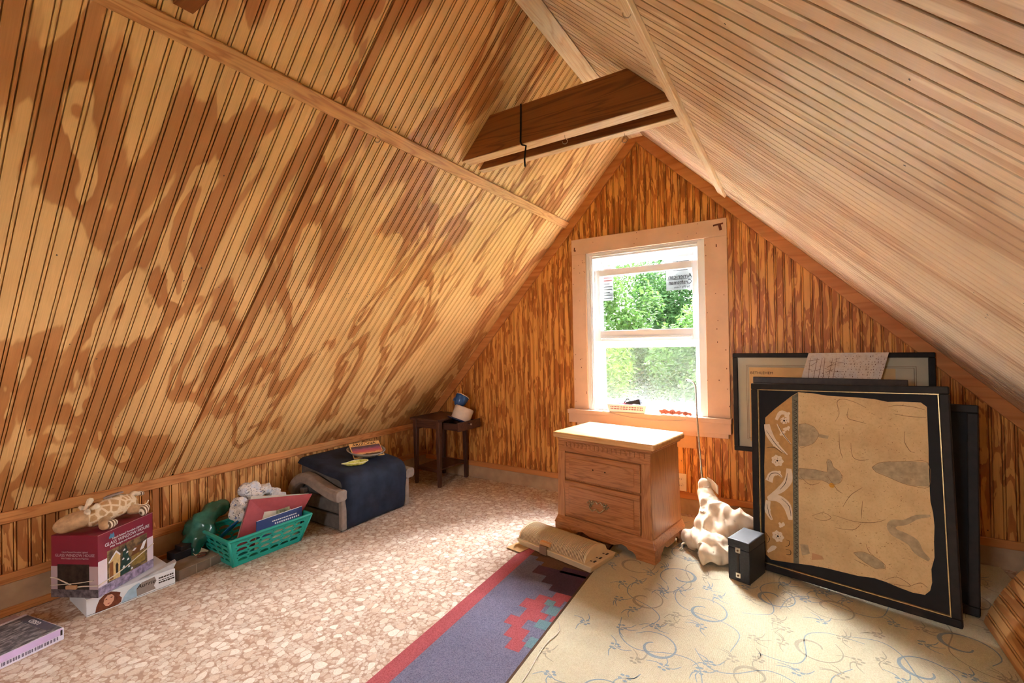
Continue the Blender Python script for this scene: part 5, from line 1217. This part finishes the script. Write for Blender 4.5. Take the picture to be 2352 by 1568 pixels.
for k in range(24): a_, r_ = k*2.4, .016*math.sqrt(k/24); mb.lathe([(.0012, 0), (.0010, .0012)], 6, sm @ Matrix.Translation((r_*math.cos(a_), r_*math.sin(a_), .0046)))
mb.build('speaker_holes', M_ink3, pt)['kind'] = 'stuff'

# ---------------------------------------------------------------- lilac flat box at the lower left
vb = thing('lilac_box', 'flat grey and lilac carton lying on the floor at the left edge', 'box', (-2.449, .575, 0), math.radians(101))
VW, VD, VH = -.19, .27, .046
M_lb = plain('white_lilac_card', srgb(222, 216, 232), .5, .3, .04, 10)
vb.location = (-2.449, .575, 0)
MB().bbox((VW, 0, 0), (0, VD, VH)).build('carton', M_lb, vb, bevel=.001, seg=1)
t = NT('workshop_print', .45, .3); v = t.coord('Object', (26, 60, 1)); t.color(t.ramp(t.noise(v, 1.0, 5, .65), [(.3, srgb(40, 38, 44)), (.48, srgb(98, 96, 104)), (.58, srgb(150, 148, 152)), (.75, srgb(196, 194, 198))])); M_ws = t.m
MB().bbox((VW, .006, VH), (-.003, VD-.02, VH+.0006)).build('picture_top', M_ws, vb)
MB().bbox((-.035, .04, VH+.0004), (-.004, VD-.03, VH+.0010)).build('dark_band', plain('slate_print', srgb(92, 90, 108), .45, .3, .08, 30), vb)
text('lettering', 'USED', .024, M_wt, vb, (-.020, .155, VH+.0014), (0, 0, PI/2), sx=1.2)
MB().bbox((VW, -.0006, .022), (-.006, 0, VH)).build('lilac_band', plain('lilac_print', srgb(204, 176, 218), .45, .3, .05, 20), vb)
mb = MB(); r_ = random.Random(2); x_ = VW+.005
while x_ < -.02: w = r_.uniform(.002, .006); mb.bbox((x_, -.0010, .008), (x_+w, 0, .020)); x_ += w+r_.uniform(.002, .005)
mb.build('stripe_print', plain('grey_stripe', srgb(120, 110, 132), .5, .3), vb)['kind'] = 'stuff'
MB().bbox((-.011, -.0010, .020), (-.005, 0, .040)).build('black_tab', M_ink3, vb)
MB().bbox((VW, VD-.002, VH), (-.02, VD+.035, VH+.001)).build('open_flap', plain('mauve_flap', srgb(178, 152, 156), .7, .2), vb)

# ---------------------------------------------------------------- things on the window stool
sb = thing('sill_basket', 'white perforated plastic basket with pink contents on the window stool', 'basket', (-.99, 3.085, .6402))
M_wpl = plain('white_plastic', srgb(244, 240, 242), .4, .5, .01, 10); M_pink = plain('pink_yarn', srgb(226, 110, 130), .8, .2, .1, 50)
MB().hexa([(-.125, -.030, 0), (.125, -.030, 0), (.125, .03, 0), (-.125, .03, 0), (-.140, -.038, .055), (.140, -.038, .055), (.140, .038, .055), (-.140, .038, .055)]).build('tub', M_wpl, sb, bevel=.003)
mb = MB()
for row in range(2):
    for k in range(21): mb.bbox((-.110+k*.0108, -.0365-.0012*row, .020+row*.014), (-.105+k*.0108, -.030, .027+row*.014))
mb.build('perforations', plain('rose_hole', srgb(150, 60, 84), .8, .2), sb)['kind'] = 'stuff'
meta('contents', [(-.06, 0, .050, .022), (-.02, .0, .052, .022), (.02, 0, .050, .02), (-.09, 0, .046, .016)], M_pink, sb, .01, .004, 60, 1)
cl_ = thing('binder_clip', 'black hair clip resting on the white sill basket', 'clip', (-.945, 3.075, .697))
MB().hexa([(-.06, -.012, .004), (.05, -.012, .0), (.055, .012, .0), (-.055, .012, .004), (-.05, -.010, .016), (.04, -.010, .040), (.052, .010, .034), (-.05, .010, .016)]).build('jaw', M_bp, cl_, bevel=.003)
MB().tube(smoothpath([(-.068, 0, .006), (-.05, 0, .030), (-.036, 0, .036), (-.03, 0, .024), (0, 0, .02), (.06, 0, .012)], 4), .004, 6).build('spring', M_bp, cl_, smooth=True)
pbg = thing('bead_bag', 'clear plastic bag of reddish beads on the window stool', 'bag', (-.670, 3.075, .6402))
meta('beads', [(-.09, 0, .022, .020), (-.06, 0, .024, .022), (-.02, -.004, .022, .022), (.02, 0, .020, .02), (.06, 0, .018, .018), (.09, 0, .015, .014)], plain('dusty_rose_beads', srgb(196, 120, 104), .6, .3, .3, 120), pbg, .008, .006, 80, 4)
tf = NT('clear_film', .15, .5); tf.t.nodes.remove(tf.b); a1 = tf.n('ShaderNodeBsdfTransparent'); a2 = tf.n('ShaderNodeBsdfDiffuse'); a2.inputs['Color'].default_value = (.95, .95, .97, 1); am = tf.n('ShaderNodeMixShader'); am.inputs[0].default_value = .55
tf.l(a1.outputs[0], am.inputs[1]); tf.l(a2.outputs[0], am.inputs[2]); tf.l(am.outputs[0], tf.t.nodes['Material Output'].inputs['Surface'])
meta('film', [(-.085, .006, .048, .030), (-.04, .008, .050, .032), (.01, .008, .046, .03), (.06, .008, .038, .026), (.10, .008, .026, .02)], tf.m, pbg, .012, .006, 30, 6, ridge=True)
tag(MB().tube(smoothpath([(-1.25, 3.05, .646), (-1.19, 3.03, .646), (-1.15, 3.022, .646), (-1.06, 3.038, .628), (-.95, 3.036, .612), (-.80, 3.035, .604), (-.66, 3.036, .612), (-.60, 3.038, .622)], 6), .0022, 6).build('thin_cord', plain('pale_cord', srgb(206, 186, 170), .7, .3), None, smooth=True), 'thin pale cord drooping over the front of the window stool', 'cord')

# ---------------------------------------------------------------- cord and hooks on the beams
M_blc = plain('black_cord', srgb(28, 26, 28), .7, .3)
tag(MB().tube([(-1.050, 1.797, 2.225), (-1.052, 1.796, 2.12), (-1.055, 1.796, 2.052), (-1.047, 1.796, 2.036), (-1.030, 1.803, 2.030), (-1.035, 1.803, 2.000), (-1.038, 1.801, 1.97), (-1.035, 1.800, 1.935)], .0042, 6).build('hanging_cord', M_blc, None, smooth=True), 'black cord looped round the front collar beam, its end dangling', 'cord')
def hook(p, rz, label):
    tag(MB().tube(smoothpath([(0, 0, .012), (0, 0, -.004), (.007, 0, -.012), (.012, 0, -.022), (.004, 0, -.032), (-.008, 0, -.030), (-.011, 0, -.020)], 5), .0017, 6).build('screw_hook', M_steel, None, smooth=True, loc=p, rot=(0, 0, rz)), label, 'hook', 'screw hooks in the woodwork')
hook((-.845, 1.825, 2.033), .4, 'small steel screw hook under the front collar beam'); hook((-.62, 1.962, 2.033), .5, 'small screw hook under the rear collar beam near the pale batten')
hook((-1.432, 1.285, 1.988), .6, 'screw hook in the left pine batten beside the collar beam'); hook((-.372, 1.215, 2.035), .7, 'screw hook at the upper end of the pale right batten')
# nail heads scattered over the slopes (each a few pixels)
rr = random.Random(21)
def nails(parent, O, Wd, Ld, N, n, ylim, blim, name='nail_heads'):
    mb = MB(); O, Wd, Ld, N = map(Vector, (O, Wd, Ld, N))
    for k in range(n):
        b = rr.choice((.12, .52, .93, 1.33, 1.74, 2.14))*blim/2.9+rr.uniform(-.05, .05); y_ = rr.uniform(*ylim)
        cs_ = math.floor(y_/PITCH)*PITCH+rr.uniform(.008, .024)
        c = O+Wd*cs_+Ld*b+N*.0004; s = rr.uniform(.0025, .0045); d = rr.uniform(0, 3)
        u = (Wd*math.cos(d)+Ld*math.sin(d))*s; w = (Ld*math.cos(d)-Wd*math.sin(d))*s*rr.uniform(.6, 1)
        mb.add([c-u, c-w, c+u, c+w], [(0, 1, 2, 3)])
    mb.build(name, M_nail, parent)['kind'] = 'stuff'
nails(ceilL, (XK, 0, ZK), (0, 1, 0), Ls, Nl, 90, (.2, 3.0), 2.9); nails(ceilR, (XK2, 0, ZK2), (0, 1, 0), Lr, Nr, 60, (.7, 3.0), 2.8); nails(gab, (XK, D, 0), (1, 0, 0), (0, 0, 1), (0, -1, 0), 50, (.9, 3.7), 1.0)
